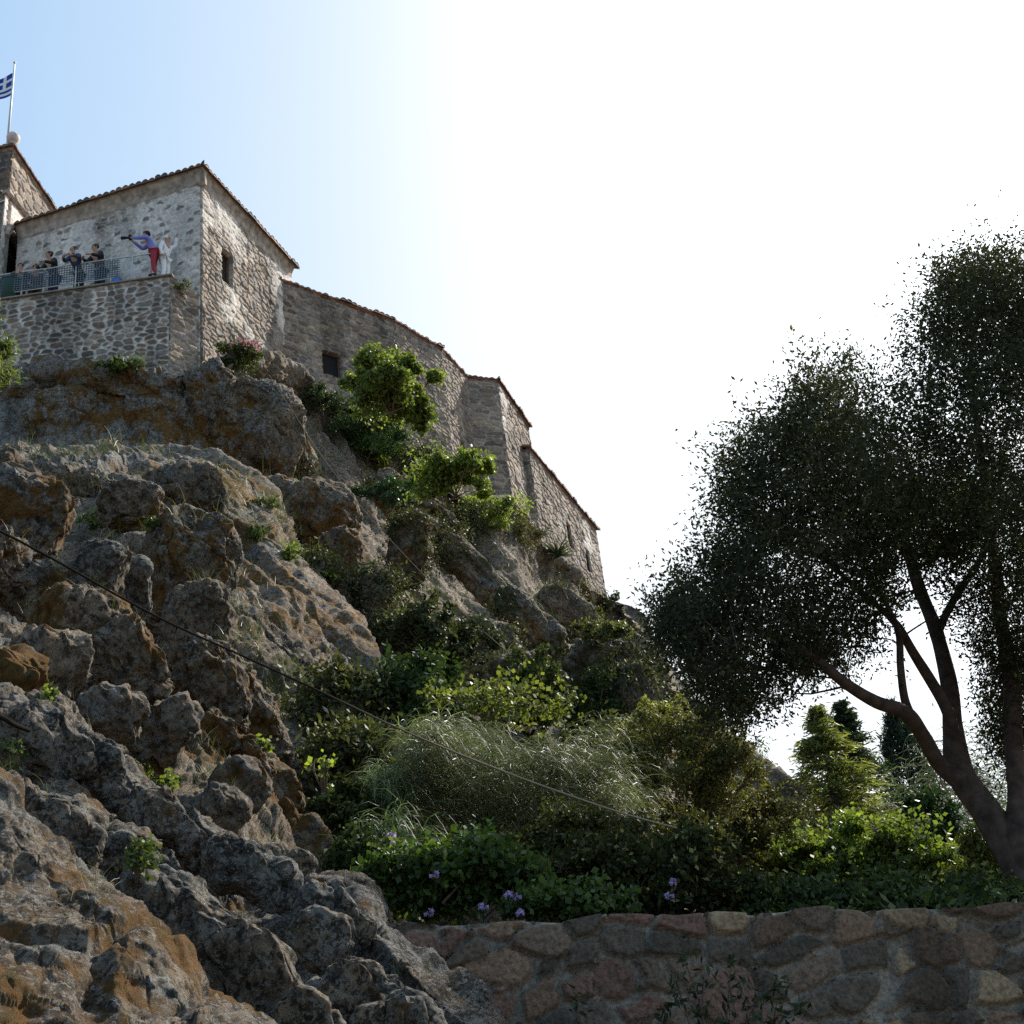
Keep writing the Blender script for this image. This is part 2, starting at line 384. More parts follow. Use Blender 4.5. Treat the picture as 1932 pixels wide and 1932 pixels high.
base = []                                    # foot of the masonry, left to right
for x, y, p0, p1, o in [(-350, 700, T_L, T_C, .5), (-100, 700, T_L, T_C, .4), (60, 712, T_L, T_C, .3), (200, 708, T_L, T_C, .3), (310, 715, T_L, T_C, .3),
                        (385, 700, A_C, A_R, .5), (455, 668, A_C, A_R, .4), (545, 700, A_C, A_R, .5), (620, 742, B[0], B[1], .5), (700, 790, B[0], B[1], .5),
                        (790, 858, B[1], B[2], .5), (870, 930, B[2], B[3], .5), (962, 955, C_C, C_R, .3), (1010, 1010, D_C, D_R, .4),
                        (1060, 1068, D_C, D_R, .4), (1100, 1096, D_C, D_R, .4), (1134, 1122, D_C, D_R, .4)]:
    q = onwall(x, y, p0, p1, o); base.append((x, y, np.linalg.norm(q-EYE)))
base += [(1180, 1158, 63), (1238, 1245, 56), (1300, 1350, 48), (1420, 1470, 40), (1600, 1560, 36)]
ts = [0, .05, .12, .22, .36, .52, .7, .85, 1.0]; ws = [0, .02, .08, .18, .34, .53, .74, .88, 1.0]
rows = []
b = np.array(base)
back = P(b[:, 0], b[:, 1], b[:, 2]); back[:, 1] += 6; back[:, 0] -= 2
back[17:, 2] -= 6; rows.append(back+np.array([0, 9, 0])); rows.append(back)
for t, w in zip(ts, ws):
    yb = 1640.; db = np.where(b[:, 0] < 500, 24, np.where(b[:, 0] < 1250, 19, 24))
    yy = b[:, 1]+(yb-b[:, 1])*t; dd = b[:, 2]+(db-b[:, 2])*w
    rows.append(P(b[:, 0], yy, dd))
rows.append(rows[-1]+np.array([0, -1, -5.0]))
for c, r, s in [(P(230, 760, 42), 3.2, 1), (P(320, 820, 40), 2.6, 1), (P(420, 930, 31), 1.6, 1), (P(620, 950, 38), 3, 1), (P(640, 1050, 33), 2.5, .9),
                (P(690, 1190, 26), 1.6, .7), (P(470, 1130, 22), 1.7, .8), (P(345, 1010, 17), 1, .8), (P(50, 1850, 2.9), .75, .5), (P(180, 1760, 3.3), .5, .45),
                (P(20, 1500, 4), .4, 1), (P(30, 1280, 7.6), .6, 1.1), (P(70, 1180, 9.6), .7, 1), (P(420, 1420, 11.3), .8, 1), (P(540, 1500, 11), .9, .7),
                (P(400, 1350, 13), .8, .7), (P(310, 1300, 12), .6, .5), (P(500, 1350, 14), .8, .7), (P(1225, 1290, 29), .9, .9), (P(560, 870, 38), 2, .6), (P(150, 1000, 12), .8, 1),
                (P(250, 1190, 10), .6, .6), (P(740, 1790, 4.8), .12, .8)]: ORANGE.append((c, r, s))
ORANGE.append((P(700, 1010, 37), 3, .7))
ORANGE.append((P(280, 780, 42), 2.2, .7))
ORANGE.append((P(90, 1170, 10), 1.0, .8))
ORANGE.append((P(410, 1120, 18), 1.2, .7))
ORANGE.append((P(560, 1180, 21), 1.4, .8))
ORANGE.append((P(455, 1010, 26), 1.3, 1.1))
ORANGE.append((P(430, 930, 29), 1.8, 1.1))
for c, r, s in [(P(90, 770, 42), 6, 1.7), (P(250, 900, 30), 4, 1), (P(400, 880, 31), 2, .8), (P(30, 980, 12), 1.2, .9), (P(400, 1130, 17), 1.4, .7), (P(200, 1060, 11), .8, .7),
                (P(160, 1380, 7.5), 1.3, .7), (P(500, 1790, 5), 1.6, .7), (P(680, 1700, 5.4), 1.0, .8), (P(300, 1650, 5.5), 1.0, .4), (P(250, 1330, 8.6), .6, .9), (P(900, 1220, 36), 3, .8),
                (P(1000, 1220, 36), 2.5, .8)]: GREY.append((c, r, s))
for c, r, s in [(P(640, 1300, 18), 1.0, 1.1), (P(850, 1150, 35), 5, .7), (P(330, 1100, 16), .8, .8), (P(600, 1550, 12), 1.5, .6), (P(800, 1050, 40), 4, .6), (P(560, 1060, 30), 2, .7), (P(1000, 1350, 28), 3, .8)]: MOSS.append((c, r, s))

rock_sheet('cliff', np.array(rows), 460, 760, 1.0, seed=0)
bd = lambda x, y, rx, ry, rot, d, *a: boulder('cliff', x, y, rx*.88, ry*1.25, rot, d, *a)
bd(480, 850, 120, 110, -10, 40.5, .6, 1.3); bd(400, 800, 60, 90, 5, 40.5, .6, 1.2); bd(300, 800, 75, 50, 10, 40.5, .8); bd(120, 800, 90, 55, -5, 41, .7); bd(210, 740, 90, 30, 0, 42, .6)
bd(600, 985, 85, 62, 25, 34, .9); bd(640, 1050, 50, 48, 0, 31.5, 1); bd(520, 960, 60, 50, 20, 35, .8)
bd(700, 1170, 50, 80, 10, 25, .8); bd(630, 1150, 60, 90, -35, 25, .6); bd(770, 1040, 45, 60, 10, 36, .6); bd(790, 960, 120, 32, 38, 39, .5)
bd(900, 1080, 150, 24, 44, 38, .5, .9); bd(1010, 1190, 120, 28, 48, 35, .5, .9); bd(900, 1240, 80, 60, 20, 31, .6); bd(980, 1300, 70, 60, 0, 28, .7)
bd(1140, 1295, 95, 78, 10, 28, .9); bd(1070, 1160, 80, 34, 38, 44, .6); bd(1185, 1230, 50, 30, 40, 42, .7); bd(1200, 1330, 40, 60, 0, 27, .8)
bd(760, 1250, 60, 70, 0, 24, .7); bd(640, 1380, 60, 90, 5, 16.5, .6); bd(660, 1490, 60, 80, 0, 14.5, .6)

# long ridge that runs down from below the terrace towards the path
E1 = [(330, 900, 36), (405, 872, 31), (450, 985, 27), (515, 1075, 24), (590, 1195, 21), (603, 1290, 18.5), (565, 1385, 15.5), (562, 1470, 13.5), (588, 1590, 11.5), (610, 1700, 9.2), (640, 1850, 7.5)]
L1 = [(-300, 900, 38), (-300, 890, 33), (-300, 970, 25), (-300, 1060, 18), (-300, 1160, 13.5), (-300, 1250, 11.5), (-300, 1340, 9.6), (-300, 1440, 8.2), (-300, 1540, 7), (-300, 1640, 6), (-300, 1740, 5)]
rows = []
for k, ((ex, ey, ed), (lx, ly, ld_)) in enumerate(zip(E1, L1)):
    r = []
    for s in np.linspace(0, 1, 9):
        dd = ld_+(ed-ld_)*s - (1.1*math.sin(s*math.pi))*(ed/20)
        yy = ly+(ey-ly)*s + (18*math.sin(s*math.pi*2) if k else 0)
        r.append(P(lx+(ex-lx)*s, yy, dd))
    w = ed/FPX
    e = P(ex, ey, ed); h = np.array([.35, .94, 0])
    r.append(e+RT*8*w+h*1.0*ed/18-np.array([0, 0, .15])); r.append(e+h*2.6*ed/18-np.array([.3, 0, .9])*ed/18); r.append(e+h*4.5*ed/18-np.array([.8, 0, 4.5])*ed/18)
    rows.append(r)
top = np.array(rows[0]); rows = [top+np.array([0, 2.0, -4.5])]+rows
rock_sheet('rocky_ridge', np.array(rows), 560, 520, .85, seed=11)
bd = lambda x, y, rx, ry, rot, d, *a: boulder('rocky_ridge', x, y, rx*.88, ry*1.25, rot, d, *a)
bd(35, 985, 92, 78, 25, 12, .9, .8); bd(20, 905, 62, 34, 30, 13.5, .8, .8); bd(-60, 1060, 120, 60, 0, 10.5); bd(60, 1110, 80, 45, 10, 10.6, .7)
bd(183, 1078, 60, 52, 20, 10.8, .9, .6); bd(262, 1108, 31, 48, -5, 11.2, .9, .5); bd(350, 1090, 110, 100, 20, 17, .7, .8); bd(360, 1210, 75, 90, 10, 14.5, .6, .8)
bd(165, 1215, 135, 80, 22, 9.6, .8, .8); bd(255, 1250, 60, 72, -30, 9.4, .6, .7); bd(90, 1265, 80, 60, 10, 8.9, .7); bd(28, 1292, 58, 46, 10, 7.7, .8, .7)
bd(215, 1345, 80, 42, 12, 8.6, .8, .7); bd(300, 1375, 60, 50, 30, 9.0, .7); bd(395, 1405, 62, 52, 35, 11.4, .8, .8); bd(405, 1300, 60, 80, -20, 13, .6); bd(470, 1330, 45, 120, -32, 14.2, .6, .8)
bd(500, 1470, 120, 36, 52, 11.4, .8, .8); bd(545, 1560, 70, 34, 60, 10.8, .8, .7); bd(445, 1490, 60, 44, 30, 9.6, .7, .7); bd(410, 1530, 52, 42, 40, 8.6, .8, .6); bd(505, 1622, 52, 26, 18, 7.6, .8, .5)
bd(560, 1640, 36, 32, 30, 7.2, .8, .5); bd(245, 955, 70, 40, 10, 22, .8); bd(350, 935, 80, 50, -10, 25, .8); bd(130, 930, 90, 40, 15, 26, .8)

# nearest ridge, and the slab at the lower left
K0 = [(-300, 1290, 8), (-100, 1300, 7.3), (30, 1312, 7), (170, 1345, 7), (240, 1420, 6.9), (310, 1490, 6.9), (400, 1550, 6.8), (480, 1600, 6.6), (560, 1650, 6.4), (640, 1690, 6.1), (710, 1758, 5.7), (800, 1850, 5.1), (885, 1940, 4.7), (980, 2050, 4.3)]
rows = []
k = np.array(K0); c = P(k[:, 0], k[:, 1], k[:, 2])
rows.append(c+np.array([.5, 2.4, -2.6])); rows.append(c+np.array([.25, 1.0, -.5])); rows.append(c)
for t in (.12, .28, .46, .66, .85, 1.0):
    tx = k[:, 0]*(1-.10*t)-60*t; ty = k[:, 1]+(2150-k[:, 1]+120)*t; td = k[:, 2]*(1-t)+(2.9+1.1*np.clip(k[:, 0]/900, 0, 1))*t - .5*math.sin(t*math.pi)*.6
    rows.append(P(tx, ty, td))
rows.append(rows[-1]+np.array([0, -.2, -1.6]))
rock_sheet('foreground_rock', np.array(rows), 460, 640, .55, Ls=(1.6, .75, .34, .15, .07), seed=21)
bd = lambda *a, **k: boulder('foreground_rock', *a, **k)
bd(130, 1440, 170, 66, 32, 6.2, .7, .7); bd(330, 1560, 110, 52, 34, 6.0, .6, .7); bd(80, 1560, 120, 60, 35, 4.9, .6, .7); bd(210, 1600, 110, 50, 30, 5.2, .6)
bd(470, 1650, 90, 42, 25, 5.6, .7, .7); bd(640, 1720, 80, 42, 35, 5.3, .7, .6); bd(350, 1730, 140, 60, 30, 4.5, .6, .7); bd(600, 1770, 62, 55, 30, 4.7, .7, .6)
bd(470, 1850, 130, 85, 50, 3.9, .6, .6); bd(690, 1880, 90, 75, 45, 4.3, .7, .6); bd(760, 1960, 90, 80, 40, 4.2, .7, .6); bd(560, 1960, 90, 80, 40, 3.8, .7, .6)
K1 = [(-300, 1380, 4.3), (-120, 1430, 4.0), (0, 1500, 3.8), (70, 1565, 3.7), (140, 1650, 3.55), (240, 1750, 3.4), (330, 1832, 3.25), (400, 1915, 3.1), (470, 2020, 2.9)]
k = np.array(K1); c = P(k[:, 0], k[:, 1], k[:, 2]); rows = [c+np.array([.2, 1.3, -1.5]), c+np.array([.12, .5, -.22]), c]
for t in (.15, .4, .7, 1.0): rows.append(P(k[:, 0]*(1-.1*t)-120*t, k[:, 1]+(2200-k[:, 1]+80)*t, k[:, 2]*(1-t)+2.2*t-.12*math.sin(t*math.pi)))
rows.append(rows[-1]+np.array([0, -.2, -1.4]))
rock_sheet('foreground_rock', np.array(rows), 380, 380, .42, Ls=(.9, .4, .18, .08, .04), seed=33)

rock_bvh = []
for nm, parts in rock_parts.items():
    V = np.vstack([p[0] for p in parts]); o = 0; Qs = []
    for pv, pq in parts: Qs.append(pq+o); o += len(pv)
    Q = np.vstack(Qs)
    me = mesh_np(nm, V, Q, [M_rock], smooth=True, attrs={'orange': patches(V, ORANGE), 'grey': patches(V, GREY), 'moss': patches(V, MOSS), 'near': np.clip((11-np.linalg.norm(V-EYE, axis=1))/5, 0, 1)})
    ob = link(nm, me); tag(ob, kind='structure')
    rock_bvh.append(BVHTree.FromPolygons([tuple(v) for v in V.tolist()], Q.tolist()))
    if nm == 'cliff': cliffV = V
    rock_parts[nm] = (V, Q)
def hit(x, y, dflt=20.0):
    r = Vector(rays(x, y)); best = None
    for bv in rock_bvh:
        h = bv.ray_cast(Vector(EYE), r)
        if h[0] is not None and (best is None or h[3] < best): best = h[3]
    return best if best is not None else dflt

# ------------------------------------------------------------------ ground, path, garden soil
me = mesh_np('ground', [(-700, -700, 0), (700, -700, 0), (700, 700, 0), (-700, 700, 0)], [[0, 1, 2, 3]], [M_ground]); tag(link('ground', me), kind='structure')
gx, gy = np.meshgrid(np.linspace(-6, 40, 120), np.linspace(7.6, 70, 140), indexing='ij')
slope = np.interp(gx, [-6, 2, 6, 14], [.17, .17, .09, .02])
gz = EZ+.95+slope*np.minimum(gy-7.6, 16)+.12*fbm(np.stack([gx.ravel(), gy.ravel(), 0*gx.ravel()], 1)*.7, 3, 5).reshape(gx.shape)
gz[:, 0] = .3
tag(link('garden_soil', mesh_np('garden_soil', np.stack([gx, gy, gz], -1).reshape(-1, 3), gridq(120, 140), [M_soil], smooth=True)), kind='structure')
def soil_z(x, y): return EZ+.95+np.interp(x, [-6, 2, 6, 14], [.17, .17, .09, .02])*np.minimum(np.asarray(y)-7.6, 16)

# ------------------------------------------------------------------ masonry
def lerp3(a, b, t): return np.asarray(a)*(1-t[:, None])+np.asarray(b)*t[:, None]
def masonry(name, p0, p1, z0, z1, parent=None, cell=(.5, .26), amp=.06, sp=.035, pal='grey', plaster=0.0, holes=(), thick=.4, mat=None, seed=0, zt=None, joint=.1, multi=False, pane=.17, arched=False):
    """one face of rubble masonry from plan point p0 to p1; every stone stands proud of its joint"""
    p0 = np.array(p0, float); p1 = np.array(p1, float); L = np.linalg.norm(p1-p0); t = (p1-p0)/L; n = np.array([t[1], -t[0]])
    if n @ ((p0+p1)/2) > 0: n = -n
    nu, nv = max(3, int(L/sp)+1), max(3, int((z1-z0)/sp)+1)
    u, v = np.meshgrid(np.linspace(0, L, nu), np.linspace(z0, z1, nv), indexing='ij')
    if zt is not None:
        top = np.interp(u/L, zt[0], zt[1]); v = z0+(v-z0)/(z1-z0)*(top-z0)
    uu, vv = u.ravel(), v.ravel()
    w = np.stack([uu, vv, np.full_like(uu, seed*3.3)], 1)
    q = np.stack([uu/cell[0]+.35*vnoise(w*2.1, 3), vv/cell[1]+.3*vnoise(w*1.7, 4), np.full_like(uu, seed*7.)], 1)
    F1, F2, ID, V = worley(q, 50+seed, .8, 2)
    e = F2-F1; h = _h(ID[:, 0], ID[:, 1], ID[:, 2], 9); h2 = _h(ID[:, 0], ID[:, 1], ID[:, 2], 19); h3 = _h(ID[:, 0], ID[:, 1], ID[:, 2], 29)
    wob = .5*vnoise(w*9, 8)*joint
    if multi:                                        # boulders of several sizes with small wedges between them
        q2 = np.stack([uu/cell[0]*1.0+.45*vnoise(w*3.1, 23), vv/cell[1]+.4*vnoise(w*2.9, 24), np.full_like(uu, 3.)], 1)
        big = np.zeros(len(uu)); G1_, G2_, I2, V2 = worley(q2*.62, 81, .95, 2); hb = _h(I2[:, 0], I2[:, 1], I2[:, 2], 5)
        bm_ = (hb > .5); G1r = G1_*(1+.3*vnoise(w*5, 41)); ins = bm_ & (G1r < .43)
        q3 = q*2.1; H1, H2, I3, V3 = worley(q3, 91, .9, 2)
        e_small = np.where(H2-H1 > 0, H2-H1, 0)*.7; fill = (~ins) & (bm_ & (G1r < .56) | (e < joint*.7))
        e = np.where(ins, (.46-G1r)*1.6, np.where(bm_ & (G1r < .5), 0, e))
        for i_ in range(3): ID[:, i_] = np.where(ins, I2[:, i_]+500, ID[:, i_])
        h = _h(ID[:, 0], ID[:, 1], ID[:, 2], 9); h2 = _h(ID[:, 0], ID[:, 1], ID[:, 2], 19); h3 = _h(ID[:, 0], ID[:, 1], ID[:, 2], 29)
        shrink = .12*(h2-.3); e = np.maximum(e-shrink*(~ins), 0)
        h4 = _h(I3[:, 0], I3[:, 1], I3[:, 2], 39); sm = (e < joint*.6) & (h4 > .55) & (H1 < .38)
        e = np.where(sm, (.42-H1)*1.0, e)
        for i_ in range(3): ID[:, i_] = np.where(sm, I3[:, i_]+900, ID[:, i_])
        h = np.where(sm, h4*.6, h); h3 = np.where(sm, _h(I3[:, 0], I3[:, 1], I3[:, 2], 49), h3)
    st = sstep(joint*.5, joint*1.6, e+wob)
    D = st*amp*(.55+.6*h)+amp*.3*fbm(w*3, 3, 6)+amp*.25*st*(h2-.5)*V[:, 0]*2
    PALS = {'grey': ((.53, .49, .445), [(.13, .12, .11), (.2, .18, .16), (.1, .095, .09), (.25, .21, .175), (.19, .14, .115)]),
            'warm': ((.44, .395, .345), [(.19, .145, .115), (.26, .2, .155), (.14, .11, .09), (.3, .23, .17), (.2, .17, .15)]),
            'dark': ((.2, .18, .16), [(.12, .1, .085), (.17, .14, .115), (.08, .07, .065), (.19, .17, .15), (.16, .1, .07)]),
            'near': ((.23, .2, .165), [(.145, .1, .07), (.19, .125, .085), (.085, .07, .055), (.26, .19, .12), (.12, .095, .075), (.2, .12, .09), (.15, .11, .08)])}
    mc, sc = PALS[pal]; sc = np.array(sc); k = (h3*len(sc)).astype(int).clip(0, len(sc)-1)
    col = sc[k]*(.75+.5*h2[:, None])
    col = lerp3(np.broadcast_to(mc, col.shape)*(1+.18*fbm(w*1.3, 3, 12))[:, None], col, st)
    if plaster:
        pm = sstep(-.4, .5, fbm(w*.55, 4, 15+seed)+plaster*1.6-.8-(vv-z1)*.0)
        pm = pm*(1-.85*sstep(.62, .72, h)*st*(.4+.6*(h2 > .4)))
        D = D*(1-.75*pm)+pm*amp*.8+pm*.012*fbm(w*6, 2, 2)
        pc = np.array((.57, .52, .47))*(1+.2*fbm(w*1.1, 4, 77))[:, None]
        col = lerp3(col, pc, pm)
    col = col*(1-.35*sstep(.1, .7, fbm(w*np.array([1.6, .35, 1]), 3, 33)))[:, None]
    xy = p0[None]+t[None]*uu[:, None]+n[None]*D[:, None]
    X = np.column_stack([xy, vv]); Q = gridq(nu, nv)
    cu = uu[Q].mean(1); cv = vv[Q].mean(1); keep = np.ones(len(Q), bool)
    for a, b_, c, d_ in holes: keep &= (~((cu > a) & (cu < b_) & (cv >= d_) & (((cu-(a+b_)/2)/((b_-a)/2))**2+((cv-d_)/((b_-a)/2))**2 < 1))) if arched else True
    for a, b_, c, d_ in holes: keep &= ~((cu > a) & (cu < b_) & (cv > c) & (cv < d_))
    Q = Q[keep]
    E = np.vstack([Q[:, [0, 1]], Q[:, [1, 2]], Q[:, [2, 3]], Q[:, [3, 0]]]); key = np.sort(E, 1); _, inv, cnt = np.unique(key[:, 0].astype(np.int64)*10**7+key[:, 1], return_inverse=True, return_counts=True)
    be = E[cnt[inv] == 1]; bv, bi = np.unique(be, return_inverse=True); bi = bi.reshape(be.shape)
    Xb = X[bv].copy(); Xb[:, :2] = (p0[None]+t[None]*uu[bv][:, None]-n[None]*thick)
    X2 = np.vstack([X, Xb]); Q2 = np.column_stack([be[:, 1], be[:, 0], bi[:, 0]+len(X), bi[:, 1]+len(X)])
    me = mesh_np(name, X2+np.array([0, 0, EZ]), np.vstack([Q, Q2]), [mat or M_stone], cols=np.vstack([col, col[bv]]), smooth=True)
    o = link(name, me, parent)
    for a, b_, c, d_ in holes:
        m = (p0+t*(a+b_)/2-n*pane); f_ = MB(); ang = math.atan2(t[1], t[0])
        up_ = (b_-a)/2 if arched else 0
        f_.box((m[0], m[1], EZ+(c+d_+up_)/2), (b_-a+.1, .04, d_-c+.1+up_), ang)
        win = f_.build('window', M_dark, parent)
        fr = MB(); q_ = p0+t*(a+b_)/2-n*(pane-.05)
        for s in (-1, 1):
            k2 = q_+t*s*((b_-a)/2-.04); fr.box((k2[0], k2[1], EZ+(c+d_)/2), (.07, .06, d_-c), ang)
        for zz in (c+.03, d_-.03): fr.box((q_[0], q_[1], EZ+zz), (b_-a-.14, .055, .06), ang)
        fr.build('frame', M_wood, win)
    return o
def inset(a, b, k):
    a = np.array(a, float); b = np.array(b, float); t = (b-a)/np.linalg.norm(b-a); n = np.array([t[1], -t[0]])
    if n @ ((a+b)/2) > 0: n = -n
    return -n*k
def roof(name, parent, p0, p1, z, depth, pitch=20, over=.35, h0=0.0, h1=0.0, ragged=.0, per=.25, amp=.065, e0=0.0, e1=0.0):
    """barrel-tiled slope above an eave; the tile ends scallop the edge"""
    p0 = np.array(p0, float); p1 = np.array(p1, float); L = np.linalg.norm(p1-p0); t = (p1-p0)/L; n = np.array([t[1], -t[0]])
    if n @ ((p0+p1)/2) > 0: n = -n
    nu = int((L+e0+e1)/per*10); nv = max(6, int(depth/.18)); a, b = np.meshgrid(np.linspace(0, 1, nu), np.linspace(0, 1, nv), indexing='ij')
    dd = b*depth; u = (-e0+dd*h0)+((L+e1-dd*h1)-(-e0+dd*h0))*a
    k = np.floor(u/per); r1 = _h(k.ravel(), 0*k.ravel(), 0*k.ravel(), 5).reshape(k.shape)
    wave = np.abs(np.sin(np.pi*u/per))**.8*amp*1.5
    step = (dd/.36 % 1)*.02
    zz = z+dd*math.tan(math.radians(pitch))+wave-step+(r1-.5)*ragged+.03*vnoise(np.stack([u.ravel()*.6, dd.ravel()*.6, 0*u.ravel()], 1), 3).reshape(u.shape)
    ov = over+(r1-.5)*ragged*1.5
    out = ov-dd
    X = np.stack([p0[0]+t[0]*u+n[0]*out, p0[1]+t[1]*u+n[1]*out, zz+EZ], -1).reshape(-1, 3)
    Xl = X.copy(); Xl[:, 2] = (np.minimum(z+dd*math.tan(math.radians(pitch)), zz)-.05).ravel()+EZ
    off = nu*nv; Q = [gridq(nu, nv), gridq(nu, nv, off)[:, ::-1]]
    i = np.arange(off).reshape(nu, nv)
    for ln in (i[:, 0], i[::-1, -1], i[0, ::-1], i[-1, :]): Q.append(np.column_stack([ln[:-1], ln[1:], ln[1:]+off, ln[:-1]+off]))
    cc = np.array([(.2, .1, .065), (.13, .085, .065), (.24, .14, .09), (.1, .085, .075)])[(r1.ravel()*4).astype(int).clip(0, 3)]
    me = mesh_np(name, np.vstack([X, Xl]), np.vstack(Q), [M_tile], cols=np.vstack([cc, cc]))
    return link(name, me, parent)
def cornice(name, parent, p0, p1, z, prof, mat, e0=0., e1=0.):
    p0 = np.array(p0, float); p1 = np.array(p1, float); t = (p1-p0)/np.linalg.norm(p1-p0); n = np.array([t[1], -t[0]])
    if n @ ((p0+p1)/2) > 0: n = -n
    L = np.linalg.norm(p1-p0); us = np.linspace(-e0, L+e1, int(L/.25)+2); pr = np.array(list(prof)+[(-.05, prof[-1][1]), (-.05, prof[0][1])])
    m = len(pr); X = []
    for k, u in enumerate(us):
        mit = 0
        for o, zz in pr:
            uu = u + (o if (k == len(us)-1 and e1 < 0) else 0)
            X.append((p0[0]+t[0]*uu+n[0]*o, p0[1]+t[1]*uu+n[1]*o, z+zz+EZ+.012*math.sin(u*3.1)))
    i = np.arange(len(us)*m).reshape(len(us), m); j = np.roll(i, -1, 1)
    Q = np.stack([i[:-1].ravel(), j[:-1].ravel(), j[1:].ravel(), i[1:].ravel()], 1)
    me = bpy.data.meshes.new(name); me.from_pydata(X, [], [tuple(map(int, q)) for q in Q]+[tuple(range(m)), tuple(range((len(us)-1)*m, len(us)*m))[::-1]])
    me.materials.append(mat); me.update(); return link(name, me, parent)
def core(name, parent, poly, z0, z1, mat=None):
    V, Fc = prism(poly, z0+EZ, z1+EZ); return pyobj(name, V, Fc, mat or M_dark, parent)

# --- main monastery house (front and side wall, tiled hip roof)
bA = empty('monastery_house', 'pale plastered stone house with scalloped tile roof at the cliff edge behind the terrace', 'building')
front = masonry('wall', A_L, A_C, 23, 31.45, bA, cell=(.27, .17), amp=.05, pal='grey', plaster=.92, seed=1)
side = masonry('wall', A_C, (-7.2, 39.55), 20, 31.45, bA, cell=(.4, .2), amp=.085, pal='warm', plaster=.4, seed=2, holes=[(1.2, 1.85, 28.25, 29.65)])
ia, ib = inset(A_L, A_C, .36), inset(A_C, A_R, .36)
core('inner_block', bA, [tuple(np.array(A_L)+ia), tuple(np.array(A_C)+ia+ib), tuple(np.array(A_R)+ib+np.array([.05, .16])), (-14.5, 42.0)], 20, 31.4)
prA = [(0.03, -.62), (.07, -.55), (.1, -.3), (.2, -.1), (.24, 0.0)]
cornice('cornice', bA, A_L, A_C, 32.0, prA, M_plaster, 0, .22); cornice('cornice', bA, A_C, (-7.2, 39.55), 32.0, prA, M_plaster, .2, 0)
roof('roof', bA, A_L, A_C, 32.0, 3.4, 20, .36, 0, 1.0, .03, e1=.36); roof('roof', bA, A_C, (-7.2, 39.55), 32.0, 3.2, 20, .36, 1.0, .3, .03, e0=.36, e1=.2)
# low roof just behind it beside the tower
bS = empty('shed_house', 'low stone house with a tiled roof squeezed between tower and pale house', 'building')
s0, s1 = (-16.6, 38.6), (-13.6, 37.6)
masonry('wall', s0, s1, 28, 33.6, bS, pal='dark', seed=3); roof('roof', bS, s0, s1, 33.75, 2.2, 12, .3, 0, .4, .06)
core('inner_block', bS, [(-16.5, 39.0), (-13.6, 38.0), (-12.8, 40.5), (-15.8, 41.5)], 28, 33.7)
# --- long curved wing
bB = empty('long_wing', 'long grey rubble stone wing with ragged tile edge and one small square window', 'building')
masonry('wall', B[0], B[1], 19, 30.85, bB, pal='warm', seed=4, cell=(.33, .18), amp=.07, holes=[(1.6, 2.45, 27.35, 28.4)])
masonry('wall', B[1], B[2], 19, 30.85, bB, pal='warm', seed=5, cell=(.33, .18), amp=.07)
masonry('wall', B[2], B[3], 19, 30.85, bB, pal='warm', seed=6, cell=(.33, .18), amp=.07, holes=[(1.0, 1.4, 26.2, 27.2)])
core('inner_block', bB, [(-7.9, 39.2), (-4.0, 42.4), (-2.4, 44.6), (-1.5, 46.9), (-6, 49), (-11, 42)], 19, 30.8)
for i in range(3): roof('roof', bB, B[i], B[i+1], 30.95, 2.5, 16, .16, 0, 0, .07, amp=.045, e0=.05, e1=.08)
prB = [(.02, -.14), (.09, -.1), (.11, 0)]
M_brick = flat('brick_course', (.2, .085, .055), .9, nscale=6, namt=.4)
for i in range(3): cornice('cornice', bB, B[i], B[i+1], 30.95, prB, M_brick, 0, .03)
# --- projecting block
bC = empty('projecting_block', 'tall narrow stone block jutting out with a sharp corner between two wings', 'building')
masonry('wall', C_L, C_C, 19, 30.9, bC, pal='warm', seed=7, cell=(.7, .2), amp=.07); masonry('wall', C_C, C_R, 19, 30.9, bC, pal='warm', seed=8, cell=(.5, .28), amp=.09, plaster=.3)
core('inner_block', bC, [(-1.75, 46.95), (-.25, 47.65), (.85, 51.6), (-3, 51.5)], 19, 30.85)
roof('roof', bC, C_L, C_C, 31.0, 1.5, 14, .14, 0, 1, .04, amp=.04, e1=.14); roof('roof', bC, C_C, C_R, 31.0, 1.5, 14, .22, 1, 0, .04, amp=.04, e0=.2, e1=.1)
cornice('cornice', bC, C_L, C_C, 31.0, prB, M_brick, 0, .1); cornice('cornice', bC, C_C, C_R, 31.0, prB, M_brick, .08, 0)
# --- far wing
bD = empty('far_wing', 'far rubble stone wing with two slit windows ending at the cliff drop', 'building')
masonry('wall', D_0, D_C, 19, 28.9, bD, pal='warm', seed=9); masonry('wall', D_C, D_R, 19, 28.9, bD, pal='warm', seed=10, cell=(.45, .26), amp=.08, plaster=.3, holes=[(4.1, 4.75, 25.9, 27.2), (6.6, 7.3, 25.7, 26.95)], pane=.1)
core('inner_block', bD, [(.3, 50.4), (.75, 50.3), (3.6, 58.6), (-1.5, 59)], 19, 28.85)
masonry('wall', D_R, (-1.5, 60), 19, 28.9, bD, pal='warm', seed=12, sp=.08)
roof('roof', bD, D_C, D_R, 29.0, 2.2, 16, .2, 0, .2, .04, amp=.04, e0=.1, e1=.25); cornice('cornice', bD, D_C, D_R, 29.0, prB, M_brick)

